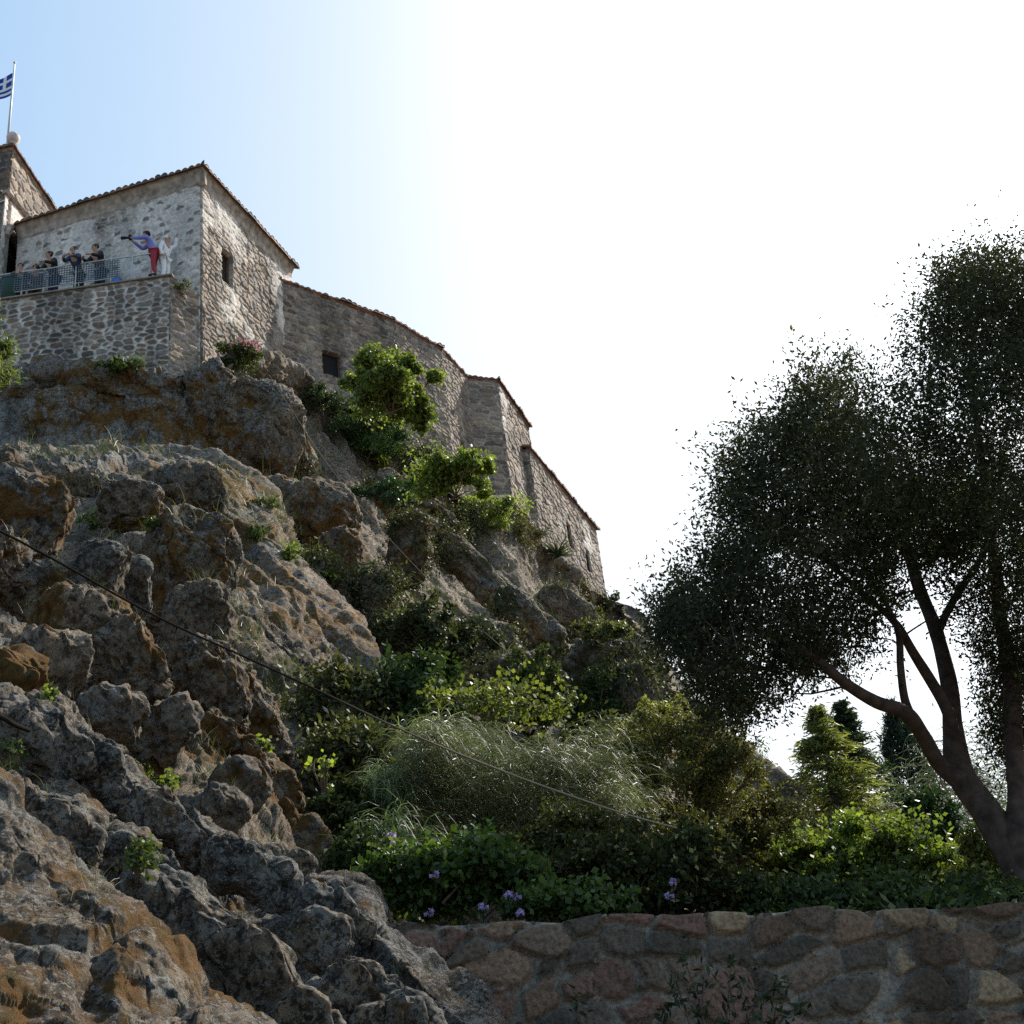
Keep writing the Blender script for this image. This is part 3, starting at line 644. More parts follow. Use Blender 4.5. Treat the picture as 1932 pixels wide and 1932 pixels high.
# --- terrace
tr = empty('terrace', 'rough stone terrace wall with pale mortar net below the railing and people', 'terrace')
masonry('wall', T_L, T_C, 21.5, 27.0, tr, cell=(.34, .2), amp=.055, sp=.024, pal='grey', seed=13, joint=.2, holes=(), zt=([0, .5, 1], [27.0, 27.0, 27.0]))
T_B = (-9.0, 34.15)
masonry('wall', T_C, T_B, 21.5, 26.95, tr, cell=(.5, .24), amp=.07, pal='warm', seed=14, joint=.12)
M_deck = flat('deck', (.24, .2, .16), .9, nscale=3)
V, Fc = prism([(T_L[0], T_L[1]+.02), (T_C[0]-.03, T_C[1]+.03), (T_B[0]-.1, T_B[1]), (-10, 36.5), (-19, 38)], 26.85+EZ, 26.99+EZ); pyobj('deck', V, Fc, M_deck, tr)
V, Fc = prism([(T_L[0], T_L[1]-.10), (T_C[0]+.1, T_C[1]-.10), (T_C[0]+.14, T_C[1]+.3), (T_L[0], T_L[1]+.3)], 27.0+EZ, 27.05+EZ); pyobj('coping', V, Fc, M_deck, tr)

# --- tower
tw = empty('tower', 'square stone tower with arched opening at the left edge under the flagpole', 'tower')
W_C, W_R = (-16.49, 35.75), (-16.27, 39.2); W_L = (-21, 36.3)
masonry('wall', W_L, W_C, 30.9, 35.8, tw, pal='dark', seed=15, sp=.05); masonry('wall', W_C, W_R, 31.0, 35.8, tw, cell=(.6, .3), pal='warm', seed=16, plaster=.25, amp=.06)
core('inner_block', tw, [(-21, 36.7), (-16.85, 36.1), (-16.65, 39.1), (-21, 39.4)], 26, 35.75)
W2_C, W2_R = (-16.2, 34.9), (-15.85, 37.3)
_w = np.array(W2_C); _t = np.array(W2_R)-_w; _t /= np.linalg.norm(_t)
_q = [onwall(x_, y_, W2_C, W2_R) for x_, y_ in ((10, 500), (50, 545), (28, 455))]
AU0, AU1 = sorted([float((q_[:2]-_w) @ _t) for q_ in _q[:2]]); AU0 = max(.2, AU0); AU1 = min(2.3, max(AU1, AU0+.6)); AZ = float(_q[2][2]-EZ); print('arch', AU0, AU1, AZ)
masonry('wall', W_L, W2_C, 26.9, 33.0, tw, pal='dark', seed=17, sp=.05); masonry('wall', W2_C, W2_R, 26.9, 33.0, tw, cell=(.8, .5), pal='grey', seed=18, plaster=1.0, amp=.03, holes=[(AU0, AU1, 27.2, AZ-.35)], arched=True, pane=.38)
cornice('string_course', tw, W2_C, W2_R, 33.1, [(.0, -.15), (.1, -.1), (.16, 0)], M_plaster, .1, 0)
V, Fc = prism([(-21, 36.25), (-16.3, 34.85), (-15.75, 37.4), (-16.3, 37.5), (-21, 37.6)], 33.1+EZ, 33.17+EZ); pyobj('ledge', V, Fc, M_plaster, tw)
arch = MB(); w2 = np.array(W2_C); t2 = (np.array(W2_R)-w2); t2 /= np.linalg.norm(t2); n2 = np.array([t2[1], -t2[0]])
ar = [];
for a in np.linspace(0, math.pi, 13): ar.append((*(w2+t2*((AU0+AU1)/2-math.cos(a)*(AU1-AU0)*.62)+n2*.06), AZ-.25+EZ+(AU1-AU0)*.62*math.sin(a)))
arch.tube(ar, .11, 6); arch.build('arch', M_plaster, tw)
roof('roof', tw, W_L, W_C, 35.95, 1.5, 14, .22, 0, 1, .03, amp=.04, e1=.2); roof('roof', tw, W_C, W_R, 35.95, 1.5, 14, .22, 1, 0, .03, amp=.04, e0=.2)
cornice('cornice', tw, W_L, W_C, 35.95, prB, M_plaster, 0, .08); cornice('cornice', tw, W_C, W_R, 35.95, prB, M_plaster, .08, 0)

# --- flagpole and flag
fp = empty('flagpole', 'thin grey pole with blue and white striped flag on top of the tower', 'flagpole')
pb = onz(13.5, 276, 36.15); pb = pb; 
ptop = None
dpl = np.linalg.norm(pb-EYE)
k = MB(); H = 4.2; k.tube([pb-np.array([0, 0, .4]), pb+np.array([0, 0, 2.3]), pb+np.array([0, 0, H])], [.045, .038, .028], 8); k.build('pole', M_metal, fp, True)
k = MB(); k.tube([pb+np.array([0, 0, H]), pb+np.array([0, 0, H+.05])], [.05, .05], 8); k.build('finial', M_metal, fp, True)
FW, FH = 1.9, 1.15; nu, nv = 54, 36
a, b_ = np.meshgrid(np.linspace(0, 1, nu+1), np.linspace(0, 1, nv+1), indexing='ij')
X = pb[0]-.04-a*FW*.93; Y = pb[1]+.16*np.sin(a*7.5+b_*1.2)*a**.5+a*.3; Z = pb[2]+H-.5-b_*FH-.32*a**1.3+.07*np.sin(a*8+1.5)*a
ca, cb = np.meshgrid((np.arange(nu)+.5)/nu, (np.arange(nv)+.5)/nv, indexing='ij')
stripe = np.floor(cb*9).astype(int); blue = stripe % 2 == 0; can = (ca < .37) & (cb < 5/9)
cross = (np.abs(ca-.185) < .04) | (np.abs(cb-2.5/9) < .5/9); blue = np.where(can, ~cross, blue)
me = mesh_np('flag', np.stack([X, Y, Z], -1).reshape(-1, 3), gridq(nu+1, nv+1), [M_white, M_blue], fm=blue.ravel().astype(int), smooth=True); link('flag', me, fp)
# --- pale round finial beside the pole
fb = onz(24, 272, 36.3); k = MB(); hh = np.array([0, 0, 1.0])
k.tube([fb-hh*.1, fb, fb+hh*.08, fb+hh*.2, fb+hh*.36, fb+hh*.5, fb+hh*.56], [.1, .1, .16, .23, .24, .14, .03], 14)
tag(k.build('roof_finial', flat('finial_stone', (.55, .45, .42), .8, nscale=6), None, True), 'pale rounded stone finial at the foot of the flagpole', 'finial')

# --- railing along the terrace edge
rl = empty('railing', 'light metal railing with dark netting along the terrace edge', 'railing')
ex = np.array(T_C)-np.array(T_L); L_ = np.linalg.norm(ex); ex /= L_
def rp(u, z, o=0.05): q = np.array(T_L)+ex*u; return np.array([q[0], q[1]+.12+o, z+27.09+EZ])
def ux(px_):                                   # position along the edge
    q = onwall(px_, 540, T_L, T_C); return float((q[:2]-np.array(T_L)) @ ex)
us = [ux(x) for x in (-70, -10, 37, 78, 138, 205, 245, 285)]
for u in us:
    k = MB(); k.tube([rp(u, 0), rp(u, 1.08)], .028, 8); k.build('post', M_metal, rl, True)
k = MB(); k.tube([rp(us[0]-1, 1.08)]+[rp(u, 1.08+.01*((i*7) % 3)) for i, u in enumerate(us)], .026, 8); k.build('top_rail', M_metal, rl, True)
k = MB(); k.tube([rp(us[0]-1, .32)]+[rp(u, .32) for u in us[:6]], .02, 8); k.build('bottom_rail', M_metal, rl, True)
k = MB(); k.tube([rp(us[5], .7), rp(us[7], .72)], .009, 6).tube([rp(us[5], .36), rp(us[7], .38)], .009, 6)
k.build('wire', M_metal, rl)
def netting(u0, u1, z0, z1, parent):
    V = []; Q = []; k = MB()
    for s in np.arange(u0, u1, .085): k.box(rp(s, (z0+z1)/2, .0), (.028, .006, z1-z0))
    for z in np.arange(z0, z1, .09): k.box(rp((u0+u1)/2, z, .012), (u1-u0, .006, .028))
    k.build('netting', M_net, parent)
netting(us[1], us[4]-.06, .35, 1.0, rl); netting(us[4]+.1, us[5]+.3, .35, 1.0, rl)

# ------------------------------------------------------------------ people
def skin(verts, edges, rad, root=0, sub=2):
    me = bpy.data.meshes.new('tmp'); me.from_pydata(verts, edges, []); o = bpy.data.objects.new('tmp', me); S.collection.objects.link(o)
    o.modifiers.new('s', 'SKIN'); sv = me.skin_vertices[0].data
    for i, r in enumerate(rad): sv[i].radius = (r, r) if not isinstance(r, tuple) else r
    sv[root].use_root = True
    m = o.modifiers.new('u', 'SUBSURF'); m.levels = sub; m.render_levels = sub
    dg = bpy.context.evaluated_depsgraph_get(); ev = o.evaluated_get(dg); out = bpy.data.meshes.new_from_object(ev)
    bpy.data.objects.remove(o); bpy.data.meshes.remove(me)
    out.polygons.foreach_set('use_smooth', np.ones(len(out.polygons), bool)); return out
def person(name, label, pos, face, J, shirt, legs, hair=M_hair, hairlen=.0, sleeve='long', held=None, scale=1.12, group='people on the terrace'):
    """J: joint positions in metres (x right, y forward, z up)"""
    root = empty(name, label, 'person', group); root.location = pos; root.rotation_euler = (0, 0, face); root.scale = (scale,)*3
    jn = ['pelvis', 'belly', 'chest', 'neck', 'head', 'crown', 'shL', 'elL', 'wrL', 'haL', 'shR', 'elR', 'wrR', 'haR', 'hipL', 'knL', 'anL', 'toL', 'hipR', 'knR', 'anR', 'toR']
    idx = {n: i for i, n in enumerate(jn)}; v = [tuple(J[n]) for n in jn]
    ed = [('pelvis', 'belly'), ('belly', 'chest'), ('chest', 'neck'), ('neck', 'head'), ('head', 'crown'), ('chest', 'shL'), ('shL', 'elL'), ('elL', 'wrL'), ('wrL', 'haL'), ('chest', 'shR'), ('shR', 'elR'), ('elR', 'wrR'), ('wrR', 'haR'),
          ('pelvis', 'hipL'), ('hipL', 'knL'), ('knL', 'anL'), ('anL', 'toL'), ('pelvis', 'hipR'), ('hipR', 'knR'), ('knR', 'anR'), ('anR', 'toR')]
    R = dict(pelvis=(.14, .11), belly=(.13, .1), chest=(.15, .11), neck=.05, head=.088, crown=.075, shL=.065, elL=.042, wrL=.028, haL=.036, shR=.065, elR=.042, wrR=.028, haR=.036,
             hipL=.09, knL=.06, anL=.042, toL=.04, hipR=.09, knR=.06, anR=.042, toR=.04)
    E = [(idx[a], idx[b]) for a, b in ed]; rad = [R[n] for n in jn]
    me = skin(v, E, rad); me.materials.append(M_skin)
    # face and fingers joined into the body
    bm = bmesh.new(); bm.from_mesh(me)
    hd = Vector(J['head']); fw = Vector(J.get('look', (0, 1, 0))).normalized(); upv = (Vector(J['crown'])-Vector(J['head'])).normalized(); rt = fw.cross(upv).normalized()
    def blob(c, r):
        bmesh.ops.create_icosphere(bm, subdivisions=1, radius=1, matrix=Matrix.Translation(c) @ Matrix.Diagonal((*r, 1)))
    blob(hd+fw*.095+upv*.01, (.014, .022, .022)); blob(hd+rt*.09, (.012, .02, .03)); blob(hd-rt*.09, (.012, .02, .03))
    for s in ('L', 'R'):
        h = Vector(J['ha'+s]); w = Vector(J['wr'+s]); dr = (h-w).normalized(); sd_ = dr.cross(Vector((0, .3, 1))).normalized()
        for f_ in range(4):
            b0 = h+sd_*(f_-1.5)*.019; ln = (.06, .07, .066, .052)[f_]; b1 = b0+dr*ln*.6; b2 = b1+(dr*.7+Vector((0, 0, -.6)))*ln*.5
            for a_, c_ in ((b0, b1), (b1, b2)):
                q = (c_-a_); bmesh.ops.create_cone(bm, cap_ends=True, segments=6, radius1=.009, radius2=.008, depth=q.length, matrix=Matrix.Translation((a_+c_)/2) @ q.to_track_quat('Z', 'Y').to_matrix().to_4x4())
        q = (dr*.5+sd_*.8).normalized()*.06; a_ = w+dr*.02
        bmesh.ops.create_cone(bm, cap_ends=True, segments=6, radius1=.011, radius2=.009, depth=.06, matrix=Matrix.Translation(a_+q/2) @ q.to_track_quat('Z', 'Y').to_matrix().to_4x4())
    bm.to_mesh(me); bm.free(); link('body', me, root)
    def cloth(nm, sub_, grow, mat):
        names = sorted({n for e in sub_ for n in e}, key=lambda n: jn.index(n)); ii = {n: i for i, n in enumerate(names)}
        rr = []
        for n in names:
            r = R[n]; rr.append(tuple(x+grow for x in r) if isinstance(r, tuple) else r+grow)
        m = skin([tuple(J[n]) for n in names], [(ii[a], ii[b]) for a, b in sub_], rr); m.materials.append(mat); link(nm, m, root)
    top = [('pelvis', 'belly'), ('belly', 'chest')]
    for s in 'LR': top += [('chest', 'sh'+s), ('sh'+s, 'el'+s)]+([('el'+s, 'wr'+s)] if sleeve == 'long' else [])
    cloth('shirt', top, .018, shirt)
    cloth('trousers', [('pelvis', 'hipL'), ('hipL', 'knL'), ('knL', 'anL'), ('pelvis', 'hipR'), ('hipR', 'knR'), ('knR', 'anR')], .016, legs)
    bm = bmesh.new(); bmesh.ops.create_icosphere(bm, subdivisions=3, radius=1)
    for q in bm.verts:
        c = q.co.copy(); f_ = c.y; n_ = 1+.05*math.sin(c.x*9+c.z*7)
        q.co = hd+upv*.045+rt*c.x*.105*n_+fw*(c.y*.115-.025)*n_+upv*(c.z*.105*n_ if c.z > 0 else c.z*(.06+hairlen*(c.y < .2)))
    bmesh.ops.delete(bm, geom=[q for q in bm.verts if (q.co-hd).dot(fw) > .055 and (q.co-hd).dot(upv) < .07], context='VERTS')
    m = bpy.data.meshes.new('hair'); bm.to_mesh(m); bm.free(); m.materials.append(hair); link('hair', m, root)
    for s in 'LR':
        k = MB(); a_ = np.array(J['an'+s]); b2 = np.array(J['to'+s]); k.tube([a_-(b2-a_)*.3+np.array([0, 0, -.04]), (a_+b2)/2+np.array([0, 0, -.03]), b2+np.array([0, 0, -.01])], [.045, .052, .04], 10); k.build('shoe', M_black, root, True)
    return root
def pose(lean=.15, hz=0, armL='rail', armR='rail', look=(0, 1, -.25), tw=0):
    J = dict(pelvis=(0, 0, .95), belly=(0, lean*.25, 1.08), chest=(0, lean*.7, 1.3), neck=(0, lean+.02, 1.47), head=(0, lean+.06, 1.6), crown=(0, lean+.05, 1.67), look=look,
             shL=(-.17, lean*.85, 1.4), shR=(.17, lean*.85, 1.4), hipL=(-.09, 0, .88), hipR=(.09, 0, .88), knL=(-.1, .02, .48), knR=(.1, .04, .48), anL=(-.1, -.03, .08), anR=(.11, .0, .08), toL=(-.11, .14, .03), toR=(.13, .17, .03))
    for s, m in (('L', armL), ('R', armR)):
        k = -1 if s == 'L' else 1
        if m == 'rail': J['el'+s] = (k*.25, lean+.1, 1.16); J['wr'+s] = (k*.16, lean+.32, 1.13); J['ha'+s] = (k*.1, lean+.36, 1.13)
        elif m == 'cam': J['el'+s] = (k*.26, lean+.18, 1.3); J['wr'+s] = (k*.09, lean+.42, 1.46); J['ha'+s] = (k*.05, lean+.47, 1.5)
        elif m == 'up': J['el'+s] = (k*.3, lean+.12, 1.55); J['wr'+s] = (k*.24, lean+.2, 1.8); J['ha'+s] = (k*.23, lean+.22, 1.86)
        else: J['el'+s] = (k*.24, lean*.6-.02, 1.12); J['wr'+s] = (k*.23, lean*.6+.08, .88); J['ha'+s] = (k*.22, lean*.6+.1, .82)
    return J
def stand(px_, back=.45, z=27.0):                 # a place on the deck behind the edge at this bearing
    q = onwall(px_, 520, (T_L[0], T_L[1]+back), (T_C[0], T_C[1]+back)); return (q[0], q[1], z+EZ)
person('person', 'dark-haired person in black jacket leaning on the railing beside the tower arch', stand(103, .5), math.radians(150), pose(.2), M_black, M_navy, hairlen=.1)
person('person', 'short-haired person in dark top leaning over the netting in the middle of the terrace', stand(190, .5), math.radians(152), pose(.22), M_black, M_navy)
person('person', 'person in brown clothes standing back in the tower shadow', stand(67, .9), math.radians(200), pose(.05, armL='down', armR='down'), M_brown, M_brown)
person('person', 'person in navy coat with head bowed low over the railing left of centre', stand(150, .4), math.radians(170), pose(.42, look=(0, 1, -.8)), M_navy, M_black, scale=1.0, hairlen=.08)
person('person', 'person in dark clothes at the far left end of the railing', stand(40, .55), math.radians(190), pose(.12), M_black, M_brown, scale=1.0)
p4 = stand(291, .3, 27.28)
person('person', 'person in violet shirt and red trousers aiming a black camera from the terrace corner', p4, math.radians(95), pose(.22, armL='cam', armR='cam', look=(0, 1, .1)), M_violet, M_red, scale=1.1)
p5 = stand(311, .5, 27.15)
person('person', 'person in white clothes with one arm raised behind the photographer', p5, math.radians(250), pose(.02, armL='up', armR='down'), M_white, M_white, hair=flat('pale_hat', (.7, .68, .66), .8), sleeve='long', scale=1.1)
ca = empty('camera', 'black camera with long lens held up by the person in violet', 'camera')
fd = np.array([math.cos(math.radians(95+90)), math.sin(math.radians(95+90)), 0]); sdv = np.array([-fd[1], fd[0], 0])
cc = np.array(p4)+fd*.79+np.array([0, 0, 1.71]); ang = math.atan2(fd[1], fd[0])
k = MB(); k.box(cc, (.1, .16, .12), ang).box(cc+np.array([0, 0, .08]), (.07, .07, .05), ang); k.build('camera_body', M_black, ca)
k = MB(); k.tube([cc+fd*.04, cc+fd*.14, cc+fd*.15, cc+fd*.3], [.04, .04, .05, .052], 12); k.build('lens', M_black, ca, True)
# step under the corner, blue bag, green bin
st_ = MB()
for q, r in (((p4[0], p4[1]), .5), ((p5[0], p5[1]), .42)): st_.box((q[0], q[1]+.05, 27.09+EZ), (.75, .4, .22 if r == .5 else .2), .05)
tag(st_.build('stone_step', M_deck), 'low stone step at the terrace corner under the two rightmost people', 'step')
bq = stand(222, .32); k = MB(); h = np.array([0, 0, 1.0]); o_ = np.array(bq)
k.tube([o_, o_+h*.05, o_+h*.25, o_+h*.42, o_+h*.5], [.2, .24, .22, .16, .05], 12); bag = k.build('bag', M_bluebag, None, True)
tag(bag, 'bright blue bag standing on the terrace under the railing', 'bag'); k = MB(); k.tube([o_+h*.45-np.array([.12, 0, 0]), o_+h*.66, o_+h*.45+np.array([.12, 0, 0])], .015, 6); k.build('handle', M_bluebag, bag)
gq = stand(22, .35); k = MB(); k.tube([np.array(gq), np.array(gq)+h*.9, np.array(gq)+h*.95], [.27, .33, .34], 16); bn = k.build('bin', M_greenbin, None, True)
tag(bn, 'dark green bin at the left end of the terrace', 'bin'); k = MB(); k.tube([np.array(gq)+h*.95, np.array(gq)+h*1.02, np.array(gq)+h*1.05], [.35, .3, .05], 16); k.build('lid', M_greenbin, bn, True)

# ------------------------------------------------------------------ vegetation builders
def unit(v): return v/(np.linalg.norm(v, axis=-1, keepdims=True)+1e-9)
def leaf_mesh(name, C, size, cols, mat, parent=None, asp=.5, axis=None, spread=1.0, curl=.25, seed=0):
    """one small folded leaf per centre"""
    r = np.random.default_rng(seed+len(C)); n = len(C)
    ax = r.normal(size=(n, 3)) if axis is None else axis+r.normal(size=(n, 3))*spread; ax = unit(ax)
    sd_ = unit(np.cross(ax, r.normal(size=(n, 3)))); nn = np.cross(ax, sd_)
    s = (np.asarray(size)*np.ones(n)*(.65+.7*r.random(n)))[:, None]
    V = np.stack([C-ax*s*.5, C+sd_*s*asp*.5+nn*s*curl*.3, C+ax*s*.5+nn*s*curl*.3, C-sd_*s*asp*.5+nn*s*curl*.3], 1).reshape(-1, 3)
    Q = np.arange(n*4).reshape(n, 4)
    cc = np.repeat(cols, 4, 0)
    return link(name, mesh_np(name, V, Q, [mat], cols=cc), parent)
def leafcols(n, a, b, c=None, seed=0, pc=.1, clump=None):
    r = np.random.default_rng(seed+n); t = r.random(n)[:, None]
    if clump is not None: t = np.clip(t*.5+clump[:, None]*.6, 0, 1)
    k = np.array(a)*(1-t)+np.array(b)*t
    if c is not None: m = r.random(n) < pc; k[m] = c
    k = np.asarray(k)*.95; k = k*.88+k.mean(1, keepdims=True)*.12
    return k*(.65+.7*r.random(n))[:, None]
def ellcloud(n, c, R, r, shell=.5):
    v = unit(r.normal(size=(n, 3))); rad = (shell+(1-shell)*r.random(n))**(1/1.5); return c+v*rad[:, None]*R
def bush(name, label, cat, x, y, rx, ry, d, n, leaf, colA, colB, mat, asp=.5, colC=None, pc=.1, lumps=16, thick=1.0, group=None, stems=9, seed=0, ground=None, axis=None, spread=1.0, shell=.35, twigcol=None, lumpr=.34, droop=0):
    r = np.random.default_rng(seed+int(x)+int(y)); s = d/FPX; rr = unit(rays(x, y))
    root = empty(name, label, cat, group)
    c = P(x, y, d); A = np.array([RT*rx*s, UP*ry*s, F*(rx+ry)/2*s*thick])
    lumps = int(lumps*1.8); lumpr *= .74; lv = r.normal(size=(lumps, 3))*.42; ln_ = np.linalg.norm(lv, axis=1, keepdims=True); lv = lv/np.maximum(1, ln_/.85)
    lv += .25*np.stack([vnoise(lv*1.7+seed, 5+i) for i in range(3)], 1)
    lc = c+lv@A; lr = (lumpr*(.6+.8*r.random(lumps)))[:, None]*np.array([[rx, rx, ry]])*s
    lr = lr*(.55+.9*r.random(lumps)**1.5)[:, None]
    n1 = int(n*.62); k = r.integers(0, lumps, n1); off = unit(r.normal(size=(n1, 3)))*((shell+(1-shell)*r.random(n1))**.6*(1+.35*np.abs(r.normal(size=n1))*r.random(n1)))[:, None]
    C = lc[k]+off*lr[k]
    # outward sprays carrying rows of leaves, so the outline is ragged
    ns = lumps*7; ks = r.integers(0, lumps, ns); dv = unit(unit(lc[ks]-c)*np.array([1, .8, 1])+r.normal(size=(ns, 3))*.55+np.array([0, 0, .45])); sl = (lr[ks].mean(1)*r.uniform(.9, 2.1, ns))
    n2 = n-n1; j = r.integers(0, ns, n2); tt = r.random(n2)**.7
    C2 = lc[ks[j]]+dv[j]*(sl[j]*tt)[:, None]+r.normal(size=(n2, 3))*(np.mean(leaf)*.55+.07*sl[j]*(1-tt))[:, None]; C2[:, 2] -= .12*sl[j]*tt**2
    C = np.vstack([C, C2]); k = np.concatenate([k, ks[j]])
    if droop: C[:, 2] -= droop*s*ry*r.random(n)
    cl = r.random(lumps)[k]
    leaf_mesh('foliage', C, leaf, leafcols(n, colA, colB, colC, seed, pc, cl), mat, root, asp, axis=axis, spread=spread, seed=seed)
    g = c-A[1]*.95 if ground is None else np.array(ground, float)
    tb = MB(); pick = r.choice(lumps, min(stems, lumps), replace=False)
    for q in pick:
        mid = (g+lc[q])/2+r.normal(size=3)*s*rx*.1
        tb.tube([g+r.normal(size=3)*s*rx*.05, mid, lc[q]], [.012+.0006*rx*s*20, .01, .004], 5, cap=False)
        for _ in range(5):
            e = lc[q]+r.normal(size=3)*lr[q]*.6; tb.tube([mid*.4+lc[q]*.6, (lc[q]+e)/2, e], [.008, .006, .003], 4, cap=False)
    tb.build('stems', twigcol or M_twig, root, True)
    return root
def strands(name, starts, dirs, L, droop, width, cols, mat, parent=None, seg=5, seed=0):
    r = np.random.default_rng(seed+len(starts)); n = len(starts); L = np.asarray(L)*np.ones(n)
    p = starts.copy(); d = unit(dirs); side = unit(np.cross(d, r.normal(size=(n, 3)))); rows = []
    for k in range(seg+1):
        w = (np.asarray(width)*np.ones(n))[:, None]*(1-.8*k/seg); rows.append(p-side*w*.5); rows.append(p+side*w*.5)
        p = p+d*(L/seg)[:, None]; d = unit(d+np.array([0, 0, -droop/seg])+r.normal(size=(n, 3))*.06)
    V = np.stack(rows, 1); q = []
    for k in range(seg): q.append([2*k, 2*k+1, 2*k+3, 2*k+2])
    Q = (np.arange(n)[:, None, None]*(2*seg+2)+np.array(q)[None]).reshape(-1, 4)
    return link(name, mesh_np(name, V.reshape(-1, 3), Q, [mat], cols=np.repeat(cols, 2*seg+2, 0)), parent)

# ------------------------------------------------------------------ the big evergreen tree on the right
tree = empty('evergreen_tree', 'large dark evergreen tree with a forked leaning trunk behind the garden wall', 'tree')
SK = {}
def limb(tb, pts):
    q = np.array([P(x, y, d) for x, y, r_, d in pts]); rad = np.array([.86*r_*d/FPX for x, y, r_, d in pts])
    n = (len(q)-1)*7+1; q = catmull(q, n); rad = catmull(rad[:, None], n)[:, 0]
    q[1:-1] += .02*np.stack([vnoise(q[1:-1]*1.8, 70+i) for i in range(3)], 1)
    tb.tube(q, rad*(1+.06*vnoise(q*5, 77)), 12); return q
tb = MB(); nodes = []
nodes.append(limb(tb, [(2060, 1900, 56, 12.0), (1985, 1745, 46, 12.2), (1930, 1640, 38, 12.4), (1870, 1545, 31, 12.6), (1812, 1460, 29, 12.9), (1797, 1375, 22, 13.1), (1790, 1300, 18, 13.3), (1768, 1200, 15, 13.6), (1735, 1105, 13, 13.8), (1700, 1000, 10, 14), (1640, 880, 7, 14.2), (1600, 760, 4, 14.3)]))
nodes.append(limb(tb, [(1820, 1475, 24, 12.8), (1775, 1445, 17, 12.8), (1742, 1395, 16, 12.6), (1708, 1348, 16, 12.3), (1650, 1325, 14, 12), (1592, 1288, 12, 11.7), (1530, 1240, 10, 11.4), (1450, 1200, 7, 11.1), (1360, 1180, 5, 11), (1290, 1170, 3, 11)]))
nodes.append(limb(tb, [(1722, 1365, 11, 12.4), (1706, 1320, 9, 12.4), (1699, 1260, 8, 12.5), (1694, 1195, 7, 12.6), (1670, 1140, 5, 12.8), (1620, 1050, 4, 13)]))
nodes.append(limb(tb, [(1800, 1400, 14, 13), (1788, 1345, 13, 13), (1755, 1285, 11, 13), (1722, 1230, 10, 12.9), (1690, 1180, 8, 12.8), (1640, 1130, 6, 12.6), (1560, 1060, 5, 12.4), (1470, 980, 3, 12.3)]))
nodes.append(limb(tb, [(1960, 1660, 32, 12.3), (1925, 1590, 24, 12.4), (1917, 1500, 20, 12.7), (1913, 1400, 18, 13), (1908, 1300, 17, 13.3), (1890, 1180, 14, 13.6), (1870, 1020, 11, 14), (1850, 860, 8, 14.3), (1830, 700, 5, 14.5), (1850, 560, 3, 14.6)]))
nodes.append(limb(tb, [(1768, 1200, 9, 13.6), (1800, 1130, 8, 13.8), (1850, 1050, 6, 14), (1900, 950, 4, 14)]))
nodes.append(limb(tb, [(1980, 1560, 22, 13.2), (2010, 1400, 18, 13.8), (2060, 1200, 14, 14.2), (2080, 950, 9, 14.4)]))
NODE = np.vstack(nodes)
outline = np.array([(1800, 455), (1745, 530), (1735, 600), (1640, 625), (1600, 655), (1520, 668), (1470, 715), (1462, 760), (1400, 770), (1345, 800), (1362, 860), (1340, 930), (1352, 960), (1320, 1010), (1300, 1080),
                    (1252, 1100), (1222, 1165), (1240, 1250), (1300, 1330), (1370, 1370), (1430, 1375), (1480, 1330), (1540, 1300), (1600, 1290), (1640, 1225), (1690, 1165), (1745, 1120), (1800, 1150), (1830, 1215), (1850, 1320),
                    (1858, 1400), (1900, 1470), (2000, 1480), (2250, 1400), (2350, 1100), (2300, 700), (2150, 480), (1990, 420), (1880, 440)], float)
def inpoly(x, y, poly):
    ins = np.zeros(len(x), bool); j = len(poly)-1
    for i in range(len(poly)):
        xi, yi = poly[i]; xj, yj = poly[j]
        c = ((yi > y) != (yj > y)) & (x < (xj-xi)*(y-yi)/(yj-yi+1e-9)+xi); ins ^= c; j = i
    return ins
def edgedist(x, y, poly):
    dm = np.full(len(x), 1e9)
    for i in range(len(poly)):
        a = poly[i]; b = poly[(i+1) % len(poly)]; ab = b-a; t = np.clip(((x-a[0])*ab[0]+(y-a[1])*ab[1])/(ab@ab), 0, 1)
        dm = np.minimum(dm, np.hypot(x-a[0]-t*ab[0], y-a[1]-t*ab[1]))
    return dm
r = np.random.default_rng(5); n = 9000
cx = r.uniform(1200, 2360, n); cy = r.uniform(400, 1500, n); ins = inpoly(cx, cy, outline); cx, cy = cx[ins], cy[ins]
ed = edgedist(cx, cy, outline); ok = ed > 12+30*np.clip(fbm(np.stack([cx*.011, cy*.011, 0*cx], 1), 2, 61)+.15, 0, 1)*(cx < 1950); cx, cy, ed = cx[ok], cy[ok], ed[ok]
base_d = np.interp(cx, [1220, 1400, 1700, 2300], [11.2, 12.2, 13.4, 14.6])
half = 2.6*np.sqrt(np.clip(ed/260, 0, 1))+.15
cdp = base_d+half*r.uniform(-1, 1, len(cx)); CC = P(cx, cy, cdp)
lump = fbm(CC*.9, 2, 4)+.55*fbm(CC*2.4, 2, 9)
dens = np.interp(cx, [1220, 1500, 1650, 1750, 1950], [1, 1, 1, .92, .85])
keep = (lump > -.06+.3*(1-dens)) & (r.random(len(cx)) < dens*.95) & ((ed > 16) | (r.random(len(cx)) < .7))
CC = CC[keep]; nC = len(CC); m_ = 112
kk = np.repeat(np.arange(nC), m_); crad = .13+.11*r.random(nC)
el = unit(r.normal(size=(nC, 3))+np.array([0, 0, .5])); tt = r.normal(size=len(kk)).clip(-1.7, 1.7)
LV = CC[kk]+el[kk]*(tt*crad[kk]*1.05)[:, None]+r.normal(size=(len(kk), 3)).clip(-1.6, 1.6)*(crad[kk]*.4)[:, None]
cl = r.random(nC)[kk]
crn = leaf_mesh('crown', LV, .044, leafcols(len(LV), (.02, .027, .013), (.056, .067, .033), (.11, .12, .05), 3, .06, cl), M_leafdark, tree, .42, axis=el[kk], spread=.75, seed=4)
